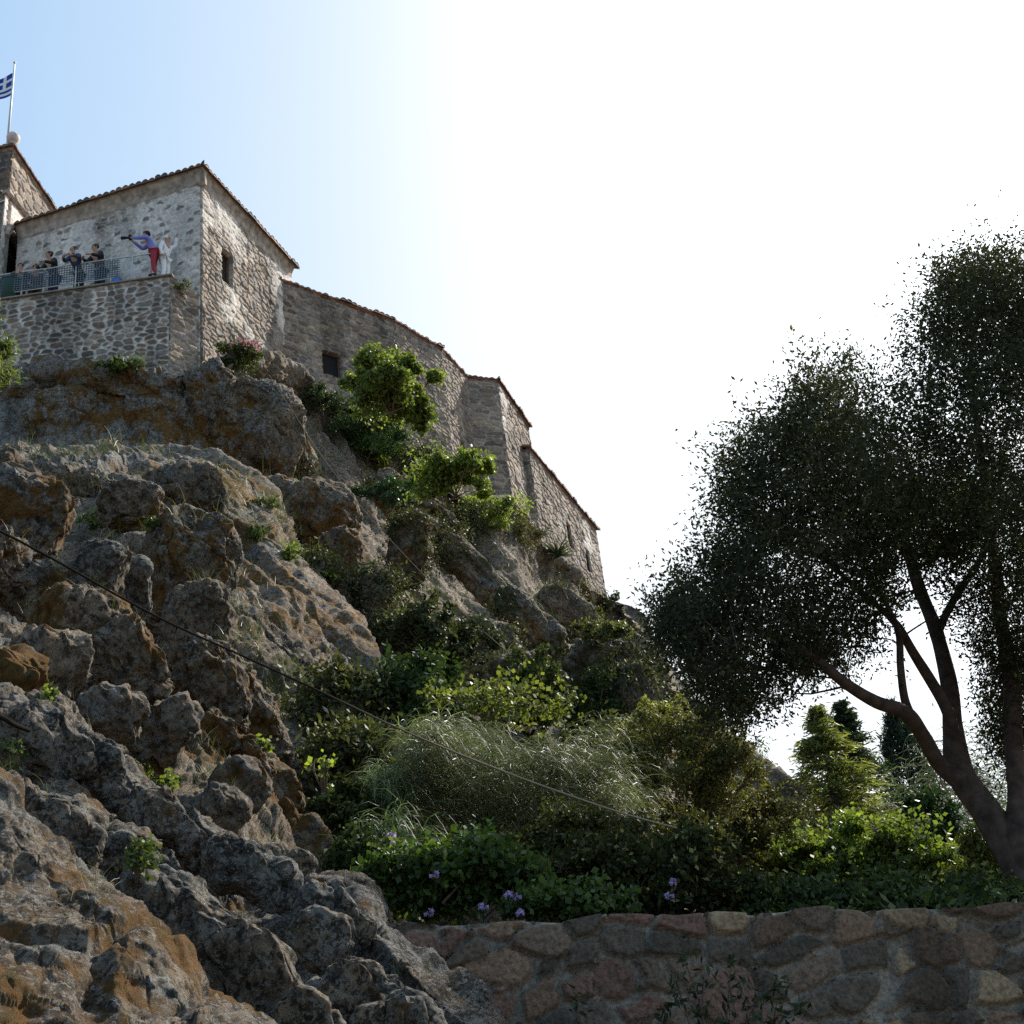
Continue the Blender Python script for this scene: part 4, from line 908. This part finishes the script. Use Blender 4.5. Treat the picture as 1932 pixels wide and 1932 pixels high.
for i in r.choice(nC, 900, replace=False):
    j = np.argmin(np.linalg.norm(NODE-CC[i], axis=1)+np.abs(r.normal(size=len(NODE)))*.25); a0 = NODE[j]; dl = np.linalg.norm(CC[i]-a0)
    if dl > .9: continue
    mid = (a0+CC[i])/2+r.normal(size=3)*.12*dl+np.array([0, 0, .08*dl]); tb.tube(catmull(np.array([a0, mid, CC[i]]), 6), np.linspace(.006+.007*dl, .004, 6), 5, cap=False)
tb.build('trunk', M_bark, tree, True)
print('crown leaves', len(LV))

# ------------------------------------------------------------------ shrubs, garden plants, background trees
G1, G2 = (.06, .1, .018), (.16, .22, .035)
D1, D2 = (.022, .045, .014), (.05, .085, .02)
def onrock(x, y, lift=.3): return hit(x, y, 30)-lift
bush('fig_shrub', 'bright green leafy shrub growing against the curved wing wall', 'shrub', 738, 718, 84, 64, onrock(735, 770, 1.3), 19000, .09, (.085, .125, .025), (.2, .27, .045), M_leaf, .75, lumps=22, seed=1)
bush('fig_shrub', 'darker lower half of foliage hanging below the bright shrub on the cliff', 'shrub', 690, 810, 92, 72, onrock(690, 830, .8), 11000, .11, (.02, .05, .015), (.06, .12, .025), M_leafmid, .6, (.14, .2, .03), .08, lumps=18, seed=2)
bush('cliff_shrub', 'small bright green sprig hanging beside the fig foliage', 'shrub', 795, 775, 24, 46, onrock(795, 790, .8), 1300, .13, G1, G2, M_leaf, .75, lumps=8, seed=22)
bush('cliff_shrub', 'yellow green shrub below the projecting block, the upper one', 'shrub', 860, 900, 76, 42, onrock(865, 905, .7), 8500, .1, (.08, .12, .025), (.2, .28, .04), M_leaf, .6, lumps=16, seed=3)
bush('cliff_shrub', 'yellow green shrub at the foot of the sharp corner', 'shrub', 935, 970, 60, 34, onrock(935, 985, .8), 5500, .1, (.09, .14, .025), (.22, .3, .04), M_leaf, .6, lumps=12, seed=4)
bush('cliff_shrub', 'dull dark scrub below the yellow green shrubs', 'shrub', 870, 985, 110, 34, onrock(870, 990, .6), 3600, .13, (.025, .035, .015), (.07, .075, .03), M_leafmid, .4, lumps=16, seed=5)
bush('cliff_shrub', 'dry olive scrub at the foot of the far wing', 'shrub', 975, 1010, 60, 34, onrock(985, 1015, .8), 2400, .14, (.06, .06, .025), (.13, .13, .045), M_leafmid, .3, lumps=12, seed=6)
bush('cliff_shrub', 'green mat of plants on the ledge under the fig shrub', 'shrub', 735, 925, 70, 22, onrock(735, 930, .5), 2200, .12, (.02, .05, .02), (.06, .12, .03), M_leafmid, .5, lumps=12, seed=7)
bush('cliff_shrub', 'rounded green cushion shrub crowning the rock mound beside the tree', 'shrub', 1135, 1190, 58, 20, onrock(1135, 1205, .6), 3600, .08, (.04, .055, .02), (.11, .13, .035), M_leaf, .5, lumps=12, seed=8)
bush('cliff_shrub', 'dark shrub on the skyline just below the far wing', 'shrub', 1150, 1135, 26, 18, onrock(1150, 1170, .6), 700, .14, (.03, .045, .02), (.06, .08, .03), M_leafmid, .5, lumps=6, seed=9)
bush('cliff_shrub', 'dark green bush clinging to the rock mound face', 'shrub', 1125, 1320, 48, 62, onrock(1125, 1330, 1.0), 3600, .09, D1, D2, M_leafmid, .5, lumps=14, seed=10)
bush('cliff_shrub', 'dull green creeper on the cliff in the middle of the slope', 'shrub', 800, 1180, 60, 60, onrock(800, 1190, .4), 2600, .11, (.03, .045, .02), (.07, .09, .03), M_leafmid, .5, lumps=14, seed=11)
bush('cliff_shrub', 'dull grey green growth between the fig foliage and the lower yellow shrub', 'shrub', 800, 870, 80, 40, onrock(800, 880, .6), 3600, .11, (.035, .05, .02), (.09, .12, .035), M_leafmid, .5, lumps=18, seed=81)
bush('cliff_shrub', 'small dark shrub left of the fig foliage under the square window', 'shrub', 610, 760, 45, 34, onrock(610, 775, .6), 2200, .11, (.02, .04, .015), (.06, .1, .03), M_leafmid, .5, lumps=12, seed=82)
bush('low_plants', 'dark undergrowth along the wall top below the clipped hedge', 'plants', 1600, 1705, 230, 34, 9.6, 12000, .05, (.02, .035, .012), (.06, .09, .02), M_leafmid, .55, (.16, .2, .04), .08, lumps=50, seed=83, thick=.4, lumpr=.3)
bush('low_plants', 'dark undergrowth at the wall end below the tree trunk', 'plants', 1850, 1700, 110, 34, 10.5, 6000, .05, (.02, .035, .012), (.07, .1, .02), M_leafmid, .55, (.2, .26, .04), .08, lumps=30, seed=84, thick=.5, lumpr=.3)
bush('cliff_shrub', 'tiny bright tuft sticking out at the left side of the fig shrub', 'shrub', 668, 716, 26, 20, onrock(680, 770, 1.0), 1300, .085, (.085, .125, .025), (.2, .27, .045), M_leaf, .7, lumps=7, seed=85)
ol = bush('oleander', 'pink flowering bush at the foot of the pale house', 'shrub', 450, 672, 55, 26, onrock(450, 690, .9), 2600, .16, (.03, .05, .02), (.1, .13, .03), M_leafmid, .3, lumps=12, seed=12)
q = ellcloud(130, P(460, 655, onrock(455, 690, 1.3)), np.array([.6, .5, .22]), np.random.default_rng(3)); leaf_mesh('blossom', q, .1, leafcols(130, (.4, .14, .18), (.45, .2, .25)), M_petal, ol, .9)
bush('cliff_shrub', 'thin green weed on the terrace side wall', 'shrub', 345, 540, 16, 18, 43.6, 400, .1, (.04, .06, .02), (.12, .15, .04), M_leafmid, .3, lumps=5, seed=13)
lt = bush('conifer_branch', 'soft green feathery tree reaching in at the left edge below the terrace', 'tree', -34, 665, 54, 105, 22, 9000, .12, (.05, .08, .015), (.14, .19, .03), M_leaf, .14, lumps=26, seed=14, ground=P(-200, 1300, 12), axis=np.array([.4, 0, -.5]), spread=.6, shell=.1)

bush('broad_shrub', 'dark green dense shrub growing at the cliff foot behind the broom', 'shrub', 770, 1325, 100, 95, 17, 15000, .085, (.02, .042, .012), (.055, .1, .02), M_leafmid, .55, lumps=30, seed=15, ground=P(770, 1440, 17))
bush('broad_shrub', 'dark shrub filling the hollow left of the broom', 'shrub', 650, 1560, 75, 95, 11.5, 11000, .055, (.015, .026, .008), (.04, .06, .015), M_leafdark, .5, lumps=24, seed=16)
bush('wild_vine', 'loose yellow green vine with rounded leaves above the broom', 'vine', 945, 1325, 150, 50, 15.5, 1300, .062, (.05, .07, .015), (.15, .19, .03), M_leaf, .85, lumps=34, seed=17, lumpr=.3)
bush('wild_vine', 'single sprig of large bright yellow leaves against the dark hollow', 'vine', 612, 1462, 30, 36, 11.5, 90, .05, (.14, .2, .02), (.27, .34, .04), M_leaf, .85, lumps=6, seed=18)
bush('broad_shrub', 'dark leafy shrub between the vine and the rock mound', 'shrub', 1010, 1290, 50, 80, 19, 4200, .08, (.03, .05, .012), (.1, .13, .025), M_leafmid, .5, lumps=16, seed=19)
bush('olive_bush', 'olive brown thicket of fine twigs in front of the dark tree crown', 'bush', 1295, 1450, 155, 120, 14.5, 24000, .05, (.045, .045, .018), (.17, .18, .04), M_leafmid, .35, (.2, .22, .05), .1, lumps=52, seed=20, stems=34, lumpr=.26, thick=.6)
bush('olive_bush', 'taller yellow green top of thicket beside the rock mound', 'bush', 1245, 1370, 70, 60, 15.2, 5200, .05, (.06, .07, .015), (.2, .23, .04), M_leaf, .35, lumps=22, seed=21)
bush('ivy_hedge', 'dark hedge with glossy speckled leaves above the middle of the wall', 'hedge', 1225, 1660, 210, 80, 9.2, 15000, .05, (.018, .028, .01), (.06, .075, .02), M_leafdark, .6, (.3, .27, .1), .07, lumps=56, seed=23, thick=.5, lumpr=.24)
bush('leafy_bed', 'low bright green leafy plants on the wall edge at left', 'plants', 850, 1655, 170, 66, 8.6, 12000, .05, (.025, .055, .012), (.08, .14, .026), M_leaf, .75, lumps=50, seed=24, thick=.5, lumpr=.26)
bush('leafy_bed', 'dense dark green mound rising in the middle of the leafy bed', 'plants', 905, 1625, 85, 52, 8.9, 6000, .045, (.02, .06, .012), (.05, .13, .02), M_leafmid, .7, lumps=20, seed=25, thick=.6)
bush('leafy_bed', 'ground leaves trailing along the wall top at centre', 'plants', 1080, 1710, 130, 28, 8.2, 4200, .045, (.025, .055, .012), (.08, .14, .026), M_leaf, .8, lumps=34, seed=26, lumpr=.3, thick=.4)
bush('box_hedge', 'clipped green hedge with sunlit flat top behind the wall at right', 'hedge', 1590, 1628, 205, 66, 17, 30000, .075, (.045, .075, .016), (.18, .26, .04), M_leaf, .65, lumps=70, seed=27, thick=.8, lumpr=.25, shell=.1)
bush('box_hedge', 'dark rounded hedge end next to the leaning trunk', 'hedge', 1735, 1600, 66, 88, 18, 11000, .075, (.012, .035, .012), (.035, .08, .02), M_leafmid, .5, lumps=26, seed=28, thick=.8, shell=.1)
bush('broad_shrub', 'yellow green shrub under the leaning trunk', 'shrub', 1850, 1650, 70, 62, 12.8, 6500, .06, (.05, .07, .012), (.15, .19, .03), M_leaf, .45, (.35, .42, .06), .06, lumps=22, seed=29)
bush('broad_shrub', 'dark foliage at the right edge behind the trunk base', 'shrub', 1960, 1600, 90, 90, 16, 6500, .07, (.04, .06, .012), (.1, .14, .03), M_leafmid, .45, lumps=22, seed=30)
bush('olive_bush', 'brown green tangle between the thicket and the clipped hedge', 'bush', 1400, 1545, 110, 75, 16, 12000, .065, (.03, .035, .012), (.1, .11, .03), M_leafmid, .4, lumps=34, seed=71, stems=20)
bush('broad_shrub', 'dark shrub behind the right end of the broom', 'shrub', 1150, 1440, 90, 75, 16.5, 9000, .08, (.02, .035, .012), (.07, .09, .02), M_leafmid, .5, lumps=26, seed=72)
bush('broad_shrub', 'mid green shrub between dense shrub and ridge at the cliff foot', 'shrub', 690, 1420, 60, 60, 15, 5000, .08, (.03, .05, .015), (.09, .13, .03), M_leafmid, .5, (.2, .28, .03), .05, lumps=18, seed=73)
bush('broad_shrub', 'dark leaves hanging under the left end of the broom', 'shrub', 690, 1640, 70, 70, 10, 8000, .05, (.015, .028, .01), (.05, .08, .02), M_leafdark, .55, lumps=22, seed=74)
bush('broad_shrub', 'small leaved shrub filling the gap behind the ivy hedge', 'shrub', 1090, 1580, 140, 55, 11, 11000, .05, (.025, .035, .012), (.085, .1, .025), M_leafmid, .45, lumps=36, seed=75, lumpr=.26)
bush('broad_shrub', 'olive scrub on the bank above the ivy hedge', 'shrub', 1290, 1590, 110, 50, 12.5, 8000, .055, (.03, .035, .012), (.1, .11, .025), M_leafmid, .4, lumps=30, seed=76, lumpr=.26)
bush('broad_shrub', 'scrubby dark green growth climbing the rocks above the vine', 'shrub', 870, 1215, 70, 50, 24, 4000, .1, (.02, .035, .015), (.06, .08, .03), M_leafmid, .5, lumps=20, seed=77)
bush('broad_shrub', 'grey green shrub at the foot of the rock mound', 'shrub', 1190, 1400, 60, 60, 19, 4000, .08, (.04, .055, .03), (.1, .12, .05), M_leafmid, .4, lumps=18, seed=78)
# flowers among the leafy bed
r = np.random.default_rng(12)
for i, (x, y, d) in enumerate([(738, 1575, 8.9), (742, 1592, 8.9), (753, 1612, 8.8), (692, 1722, 8.1), (810, 1722, 8.1), (958, 1688, 8.2), (975, 1692, 8.2), (912, 1710, 8.1), (1270, 1664, 8.6), (820, 1650, 8.3), (980, 1722, 8.1), (1262, 1690, 8.5)]):
    if i == 0:
        fl = empty('geranium_flower', '', 'flower', 'mauve flowers among the leaves above the wall'); c = P(x, y, d); q = ellcloud(26, np.zeros(3), np.array([.028, .028, .02]), r)
        leaf_mesh('petals', q, .021, leafcols(26, (.34, .27, .48), (.45, .37, .6)), M_petal, fl, .9)
        k = MB(); k.tube([(0, 0, -.16), (.01, 0, -.1), (0, 0, 0)], [.003, .003, .003], 5); k.build('stem', M_leafmid, fl); fl0 = fl
    else:
        fl = fl0.copy(); S.collection.objects.link(fl)
        for ch in list(fl0.children): c2 = ch.copy(); S.collection.objects.link(c2); c2.parent = fl
    fl.location = P(x, y, d-.15); fl.rotation_euler = (0, 0, i*1.3); fl['label'] = 'small mauve geranium flower among the leaves above the wall'

# weeping broom
br = empty('weeping_broom', 'silvery green broom with fine drooping strands in the middle of the garden', 'shrub')
r = np.random.default_rng(31); ST = []; DR = []; LN = []; CL = []
tb = MB(); g0 = P(960, 1640, 12.8)
for i in range(130):
    x = r.uniform(735, 1170); y = 1400+30*np.sin(x*.021)+14*np.sin(x*.06)+55*((x-960)/260)**2+r.random()**1.1*185+(40 if x < 800 else 0); d = 12.6+r.uniform(-.9, .9); c = P(x, y, d)
    tb.tube([g0+r.normal(size=3)*.1, (g0+c)/2+np.array([0, 0, .2])+r.normal(size=3)*.1, c], [.014, .008, .004], 4, cap=False)
    m = 105; az = r.uniform(0, 2*np.pi, m); st = c+r.normal(size=(m, 3))*np.array([.13, .13, .09])
    ST.append(st); DR.append(np.stack([np.cos(az)*.6, np.sin(az)*.6, np.full(m, .25)], 1)); LN.append(r.uniform(.22, .5, m)); t = r.random((m, 1))*.6+r.random()*.4
    CL.append((np.array([.04, .055, .02])*(1-t)+np.array([.15, .17, .085])*t)*(.6+.8*r.random()))
strands('foliage', np.vstack(ST), np.vstack(DR), np.concatenate(LN), 2.4, .008, np.vstack(CL), M_strand, br); tb.build('stems', M_twig, br, True)
# broom tuft in a paler green at the upper left of it, and a papyrus like fringe at its left end
for (x, y, d, m, lb) in [(800, 1405, 12.2, 260, 'pale tuft of hanging strands where the cable passes the broom'), (735, 1500, 12.0, 900, 'rounded cascade of light green strands at the left end of the broom'), (730, 1590, 10.5, 300, 'dark fringe of thin drooping leaves below the strand cascade')]:
    t_ = empty('drooping_plant', lb, 'plant'); c = P(x, y, d); az = r.uniform(0, 2*np.pi, m)
    st = c+r.normal(size=(m, 3))*np.array([.10, .1, .1]); cc = leafcols(m, (.1, .15, .05), (.3, .36, .16)) if d > 11 else leafcols(m, (.03, .06, .02), (.1, .15, .05))
    strands('foliage', st, np.stack([np.cos(az)*.8, np.sin(az)*.8, np.full(m, .7)], 1), r.uniform(.3, .62, m), 3.0, .009, cc, M_strand, t_)
    k = MB(); k.tube([c-np.array([0, 0, .9]), c-np.array([.03, 0, .4]), c], [.02, .014, .008], 6); k.build('stem', M_twig, t_, True)

# conifers behind the hedge
def conifer(name, label, x, ytop, ybot, w, d, n, colA, colB, leaf=.12, tiers=15, gap=.5, mat=None, slim=False, seed=0):
    r = np.random.default_rng(seed); root = empty(name, label, 'tree'); top = P(x, ytop, d); H = (ybot-ytop)*d/FPX/math.cos(math.radians(18)); W_ = w*d/FPX
    bas = top-np.array([0, 0, H]); k = MB(); k.tube([bas-np.array([0, 0, 1.5]), bas, (bas+top)/2, top], [.16, .13, .07, .01], 8)
    C = []; AX = []
    nb = int(tiers*9)
    for i in range(nb):
        t = r.random()**.8; az = r.uniform(0, 2*np.pi); rad = W_*((1-t)**.8 if not slim else min(1, (1-t)*3)*(.75+.25*r.random()))*(.6+.5*r.random()); z = bas[2]+H*t
        dv = np.array([math.cos(az), math.sin(az), (.12-.25 if not slim else 1.6)]); dv /= np.linalg.norm(dv)
        o = np.array([top[0], top[1], z]); e = o+dv*rad if not slim else o+np.array([math.cos(az), math.sin(az), 0])*rad
        k.tube([o, (o+e)/2, e], [.02, .012, .005], 4, cap=False)
        m = n//nb; s = r.random(m)**.6
        if slim: p = e+r.normal(size=(m, 3))*np.array([.12, .12, .35])*max(.4, rad*1.5)
        else: p = o+(e-o)*s[:, None]+r.normal(size=(m, 3))*np.array([.14, .14, .05])*(.4+rad*.45); p[:, 2] -= .12*s*rad
        C.append(p); AX.append(np.tile(dv, (m, 1)))
    C = np.vstack(C); leaf_mesh('crown', C, leaf, leafcols(len(C), colA, colB, seed=seed), mat or M_leafmid, root, .18, axis=np.vstack(AX), spread=.5, seed=seed); k.build('trunk', M_bark, root, True)
    return root
conifer('conifer', 'light green conifer with tiered branches behind the hedge', 1540, 1335, 1600, 150, 21, 11000, (.08, .1, .025), (.22, .26, .055), .12, 18, mat=M_leaf, seed=41)
conifer('conifer', 'darker conifer with level branches half hidden behind the light green one', 1585, 1325, 1620, 130, 27, 8000, (.02, .04, .02), (.05, .08, .03), .17, 13, seed=42)
conifer('cypress', 'slim dark cypress standing against the sky left of the forked trunk', 1683, 1335, 1600, 48, 30, 13000, (.015, .03, .02), (.045, .075, .04), .15, 14, slim=True, seed=43)
conifer('conifer', 'small sunlit feathery conifer right of the slim cypress', 1760, 1480, 1640, 52, 22, 7000, (.06, .09, .04), (.15, .19, .09), .12, 12, mat=M_leaf, seed=44)
for x, y, d, m, lb in [(1835, 1490, 22, 1500, 'wispy pale weeping tree between the two trunks'), (1800, 1570, 19, 800, 'thin weeping twigs against the sky just left of the trunk')]:
    t_ = empty('weeping_tree', lb, 'tree'); c = P(x, y, d); st = c+r.normal(size=(m, 3))*np.array([.42, .3, .45]); az = r.uniform(0, 6.28, m)
    strands('crown', st, np.stack([np.cos(az), np.sin(az), np.full(m, .2)], 1), r.uniform(.3, .8, m), 2.5, .014, leafcols(m, (.05, .07, .04), (.13, .16, .09)), M_strand, t_)
    k = MB(); k.tube([c-np.array([0, 0, 2.5]), c-np.array([.1, 0, 1]), c+np.array([0, 0, .3])], [.06, .04, .01], 6); 
    for _ in range(14): e = c+r.normal(size=3)*np.array([.4, .3, .4]); k.tube([c-np.array([.05, 0, .8]), (c+e)/2+np.array([0, 0, .1]), e], [.02, .012, .004], 4, cap=False)
    k.build('trunk', M_bark, t_, True)

# rock weeds: separate small plants on the ledges
WE = [(287, 988, 14, 12, 150, 'bright green weed in the hollow beside the brown boulder', 0), (180, 980, 26, 22, 220, 'green weed among orange lichen behind the grey boulder', 0), (548, 1044, 20, 12, 160, 'yellow green weed on the crest of the lower ridge', 1),
      (487, 1006, 20, 14, 170, 'small green plant at the top of the lit ridge', 0), (96, 1309, 12, 9, 90, 'tiny bright plant beside the orange boulder', 1), (288, 1432, 34, 48, 420, 'leafy green weed growing from the rock crack', 1),
      (322, 1478, 20, 14, 120, 'yellowish leaves at the foot of the crack weed', 1), (25, 1420, 30, 34, 200, 'green weed at the left edge of the rock', 0), (265, 1612, 30, 36, 260, 'dull green seedling on the foreground rock', 0),
      (498, 1405, 18, 10, 110, 'little yellow green plant under the mossy overhang', 1), (635, 1275, 24, 34, 700, 'mossy cushion on the rock corner', 0), (500, 950, 30, 12, 160, 'grass tuft in the shade right of the lit pillar', 0),
      (720, 870, 14, 22, 130, 'orange and yellow leafed sprig under the fig shrub', 1), (620, 1085, 18, 6, 90, 'low yellow tuft on the middle crest', 1), (230, 690, 40, 14, 400, 'grey green weeds along the foot of the terrace wall', 0)]
for i, (x, y, rx, ry, n, lb, br_) in enumerate(WE):
    d = hit(x, y+ry*.6, 20)-.08; moss = 'cushion' in lb
    bush('rock_weed', lb, 'plant', x, y, rx, ry, d, int(n*1.5), (.055 if br_ else .045)*max(.55, d/12) if not moss else .05, *(((.07, .11, .018), (.19, .26, .035)) if br_ else ((.05, .075, .02), (.11, .16, .035))) if not moss else ((.05, .05, .008), (.11, .11, .012)), M_leaf if br_ else M_leafmid, .5, lumps=14, seed=60+i, stems=4, lumpr=.3)
# spiky plant by the far wing
ag = empty('spiky_plant', 'dark spiky plant sticking out beside the slit windows of the far wing', 'plant'); c = P(1052, 1050, onrock(1052, 1062, .9)); az = r.uniform(0, 6.28, 90)
strands('leaves', np.tile(c, (90, 1)), np.stack([np.cos(az), np.sin(az), r.uniform(.1, 2.2, 90)], 1), r.uniform(.5, 1.0, 90), .8, .09, leafcols(90, (.03, .05, .03), (.08, .1, .06)), M_leafmid, ag)
# dark twigs in front of the wall
tw_ = empty('wall_plant', 'dark leafy twigs growing up in front of the garden wall', 'plant'); k = MB(); C = []; AX = []
for x0, x1, y1 in [(1345, 1290, 1805), (1350, 1330, 1830), (1360, 1380, 1810), (1370, 1400, 1850), (1330, 1275, 1850), (1440, 1475, 1850), (1440, 1440, 1880), (1300, 1260, 1890), (1120, 1090, 1870), (1395, 1410, 1880), (1460, 1520, 1905)]:
    a0 = P(x0, 2050, 6.2); a1 = P(x1, y1, 6.5); pth = catmull(np.array([a0, (a0+a1)/2+r.normal(size=3)*.03, a1]), 12); k.tube(pth, np.linspace(.006, .002, 12), 5)
    for q in pth[4:]:
        m = 5; C.append(q+r.normal(size=(m, 3))*.022); AX.append(np.tile([0, 0, .6], (m, 1)))
C = np.vstack(C); leaf_mesh('leaves', C, .055, leafcols(len(C), (.02, .035, .018), (.05, .07, .03)), M_leafdark, tw_, .3, axis=np.vstack(AX), spread=.8); k.build('stems', M_bark, tw_)

# grass, tiny weeds and dry tufts scattered over the ledges
GS = []; GD = []; GL = []; GC = []
for nm in ('cliff', 'rocky_ridge', 'foreground_rock'):
    V, Q = rock_parts[nm]; a = V[Q[:, 0]]; nn = unit(np.cross(V[Q[:, 2]]-a, V[Q[:, 3]]-V[Q[:, 1]])); sgn = np.sign((nn*(EYE-a)).sum(1))[:, None]; nn = nn*sgn
    mk = (nn[:, 2] > .35) & (fbm(a*.55, 3, 8)+.4*vnoise(a*2.5, 3) > .12) & (a[:, 2] > 1); ii = np.where(mk)[0]
    area = np.linalg.norm(np.cross(V[Q[ii, 1]]-a[ii], V[Q[ii, 3]]-a[ii]), axis=1); dist = np.linalg.norm(a[ii]-EYE, axis=1); wgt = area/(dist**1.5); wgt /= wgt.sum()
    cnt = {'cliff': 2600, 'rocky_ridge': 1500, 'foreground_rock': 120}[nm]
    ii = r.choice(ii, cnt, p=wgt); d_ = np.linalg.norm(a[r.integers(0, 1)]-EYE)
    for j in ii:
        m = 12; c = V[Q[j, 0]]; dd = np.linalg.norm(c-EYE); s_ = np.clip(dd/22, .25, 1.3); GS.append(c+r.normal(size=(m, 3))*.07*s_); GD.append(np.stack([r.normal(size=m)*.5, r.normal(size=m)*.5, np.ones(m)], 1)); GL.append(r.uniform(.12, .34, m)*s_)
        t = r.random(); GC.append(np.tile((np.array([.05, .075, .02])*(1-t)+np.array([.13, .12, .05])*t)*(1.4 if r.random() < .12 else 1), (m, 1)))
GS = np.vstack(GS); o = strands('grass', GS, np.vstack(GD), np.concatenate(GL), .9, np.concatenate(GL)*.035, np.vstack(GC), M_strand, seg=3); tag(o, kind='stuff')
# low scrub clinging to the cliff (nobody could count it)
V, Q = rock_parts['cliff']; a = V[Q[:, 0]]; pc_ = (a-EYE); zc = pc_@F; sx = CPX+FPX*(pc_@RT)/zc; sy = CPX-FPX*(pc_@UP)/zc
region = (sx > 560) & (sx < 1260) & (sy > 820) & (sy < 1600); mk = region & (fbm(a*.28, 3, 88)+.5*vnoise(a*1.1, 89)+.3*((sy-800)/700) > .12)
ii = r.choice(np.where(mk)[0], 3000); c = V[Q[ii, 0]]; m = 26; sc = r.uniform(.12, .5, len(c)); kk = np.repeat(np.arange(len(c)), m)
Cs = c[kk]+r.normal(size=(len(kk), 3))*np.array([1, 1, .6])*sc[kk][:, None]*.55; ck = r.random(len(c))[kk]
o = leaf_mesh('scrub', Cs, .09, leafcols(len(Cs), (.025, .035, .015), (.085, .095, .03), (.14, .18, .03), 5, .05, ck), M_leafmid, None, .45); tag(o, kind='stuff')
# ground cover on the garden soil
n = 26000; x = r.uniform(-5, 14, n); y = 7.7+r.random(n)**1.5*20; z = soil_z(x, y)+r.random(n)*.35
o = leaf_mesh('undergrowth', np.stack([x, y, z], 1), .07, leafcols(n, (.02, .04, .01), (.06, .1, .02)), M_leafmid, None, .5); tag(o, kind='stuff')

# ------------------------------------------------------------------ garden wall
gw = masonry('garden_wall', (-2.6, 6.75), (5.4, 8.15), -EZ, 1.5, None, cell=(.24, .17), amp=.055, sp=.0135, pal='near', thick=.45, mat=M_stone_near, seed=21, joint=.115, multi=True,
             zt=(np.linspace(0, 1, 41), np.interp(np.linspace(0, 1, 41), [0, .2, .42, .62, 1], [1.37, 1.35, 1.27, 1.165, 1.0])+.012*np.sin(np.arange(41)*2.3)+.008*np.sin(np.arange(41)*5.1)))
tag(gw, 'garden wall of rounded brown stones set in grey mortar along the bottom', 'wall')

# ------------------------------------------------------------------ cables
def cable(label, pts, w, mat):
    q = catmull(np.array([P(*p) for p in pts]), 90); k = MB(); k.tube(q, w, 6); tag(k.build('cable', mat, None, True), label, 'cable')
def cmix():
    m, N, L, b = newmat('cable_two_tone'); g = N.new('ShaderNodeNewGeometry'); s = N.new('ShaderNodeSeparateXYZ'); L.new(g.outputs[0], s.inputs[0])
    mr = N.new('ShaderNodeMapRange'); mr.inputs[1].default_value = -1.3; mr.inputs[2].default_value = -.1; L.new(s.outputs[0], mr.inputs[0])
    x = N.new('ShaderNodeMix'); x.data_type = 'RGBA'; x.inputs[6].default_value = (.02, .018, .017, 1); x.inputs[7].default_value = (.3, .25, .19, 1); L.new(mr.outputs[0], x.inputs[0]); L.new(x.outputs[2], b.inputs[0]); b.inputs['Roughness'].default_value = 1; b.inputs['Specular IOR Level'].default_value = 0
    return m
cable('thick dark cable sagging across the rocks into the garden', [(-200, 905, 5.8), (0, 1002, 6.2), (110, 1060, 6.5), (230, 1128, 6.8), (330, 1180, 7.1), (470, 1243, 7.5), (620, 1312, 8), (760, 1378, 8.4), (900, 1436, 8.8), (1050, 1492, 9.1), (1180, 1536, 9.4), (1295, 1568, 9.6), (1340, 1590, 9.7)], .006, cmix())
cable('thin pale wire running down the cliff from the house foot', [(508, 708, 41), (555, 780, 37), (600, 850, 33.5), (680, 955, 30), (790, 1075, 27), (900, 1180, 24), (1000, 1265, 21), (1085, 1335, 18.5)], .0065, M_rope)
cable('short dark cable piece crossing the rock at the left edge', [(-80, 1318, 5.0), (0, 1352, 5.1), (25, 1366, 5.15), (55, 1378, 5.3)], .009, M_cable)
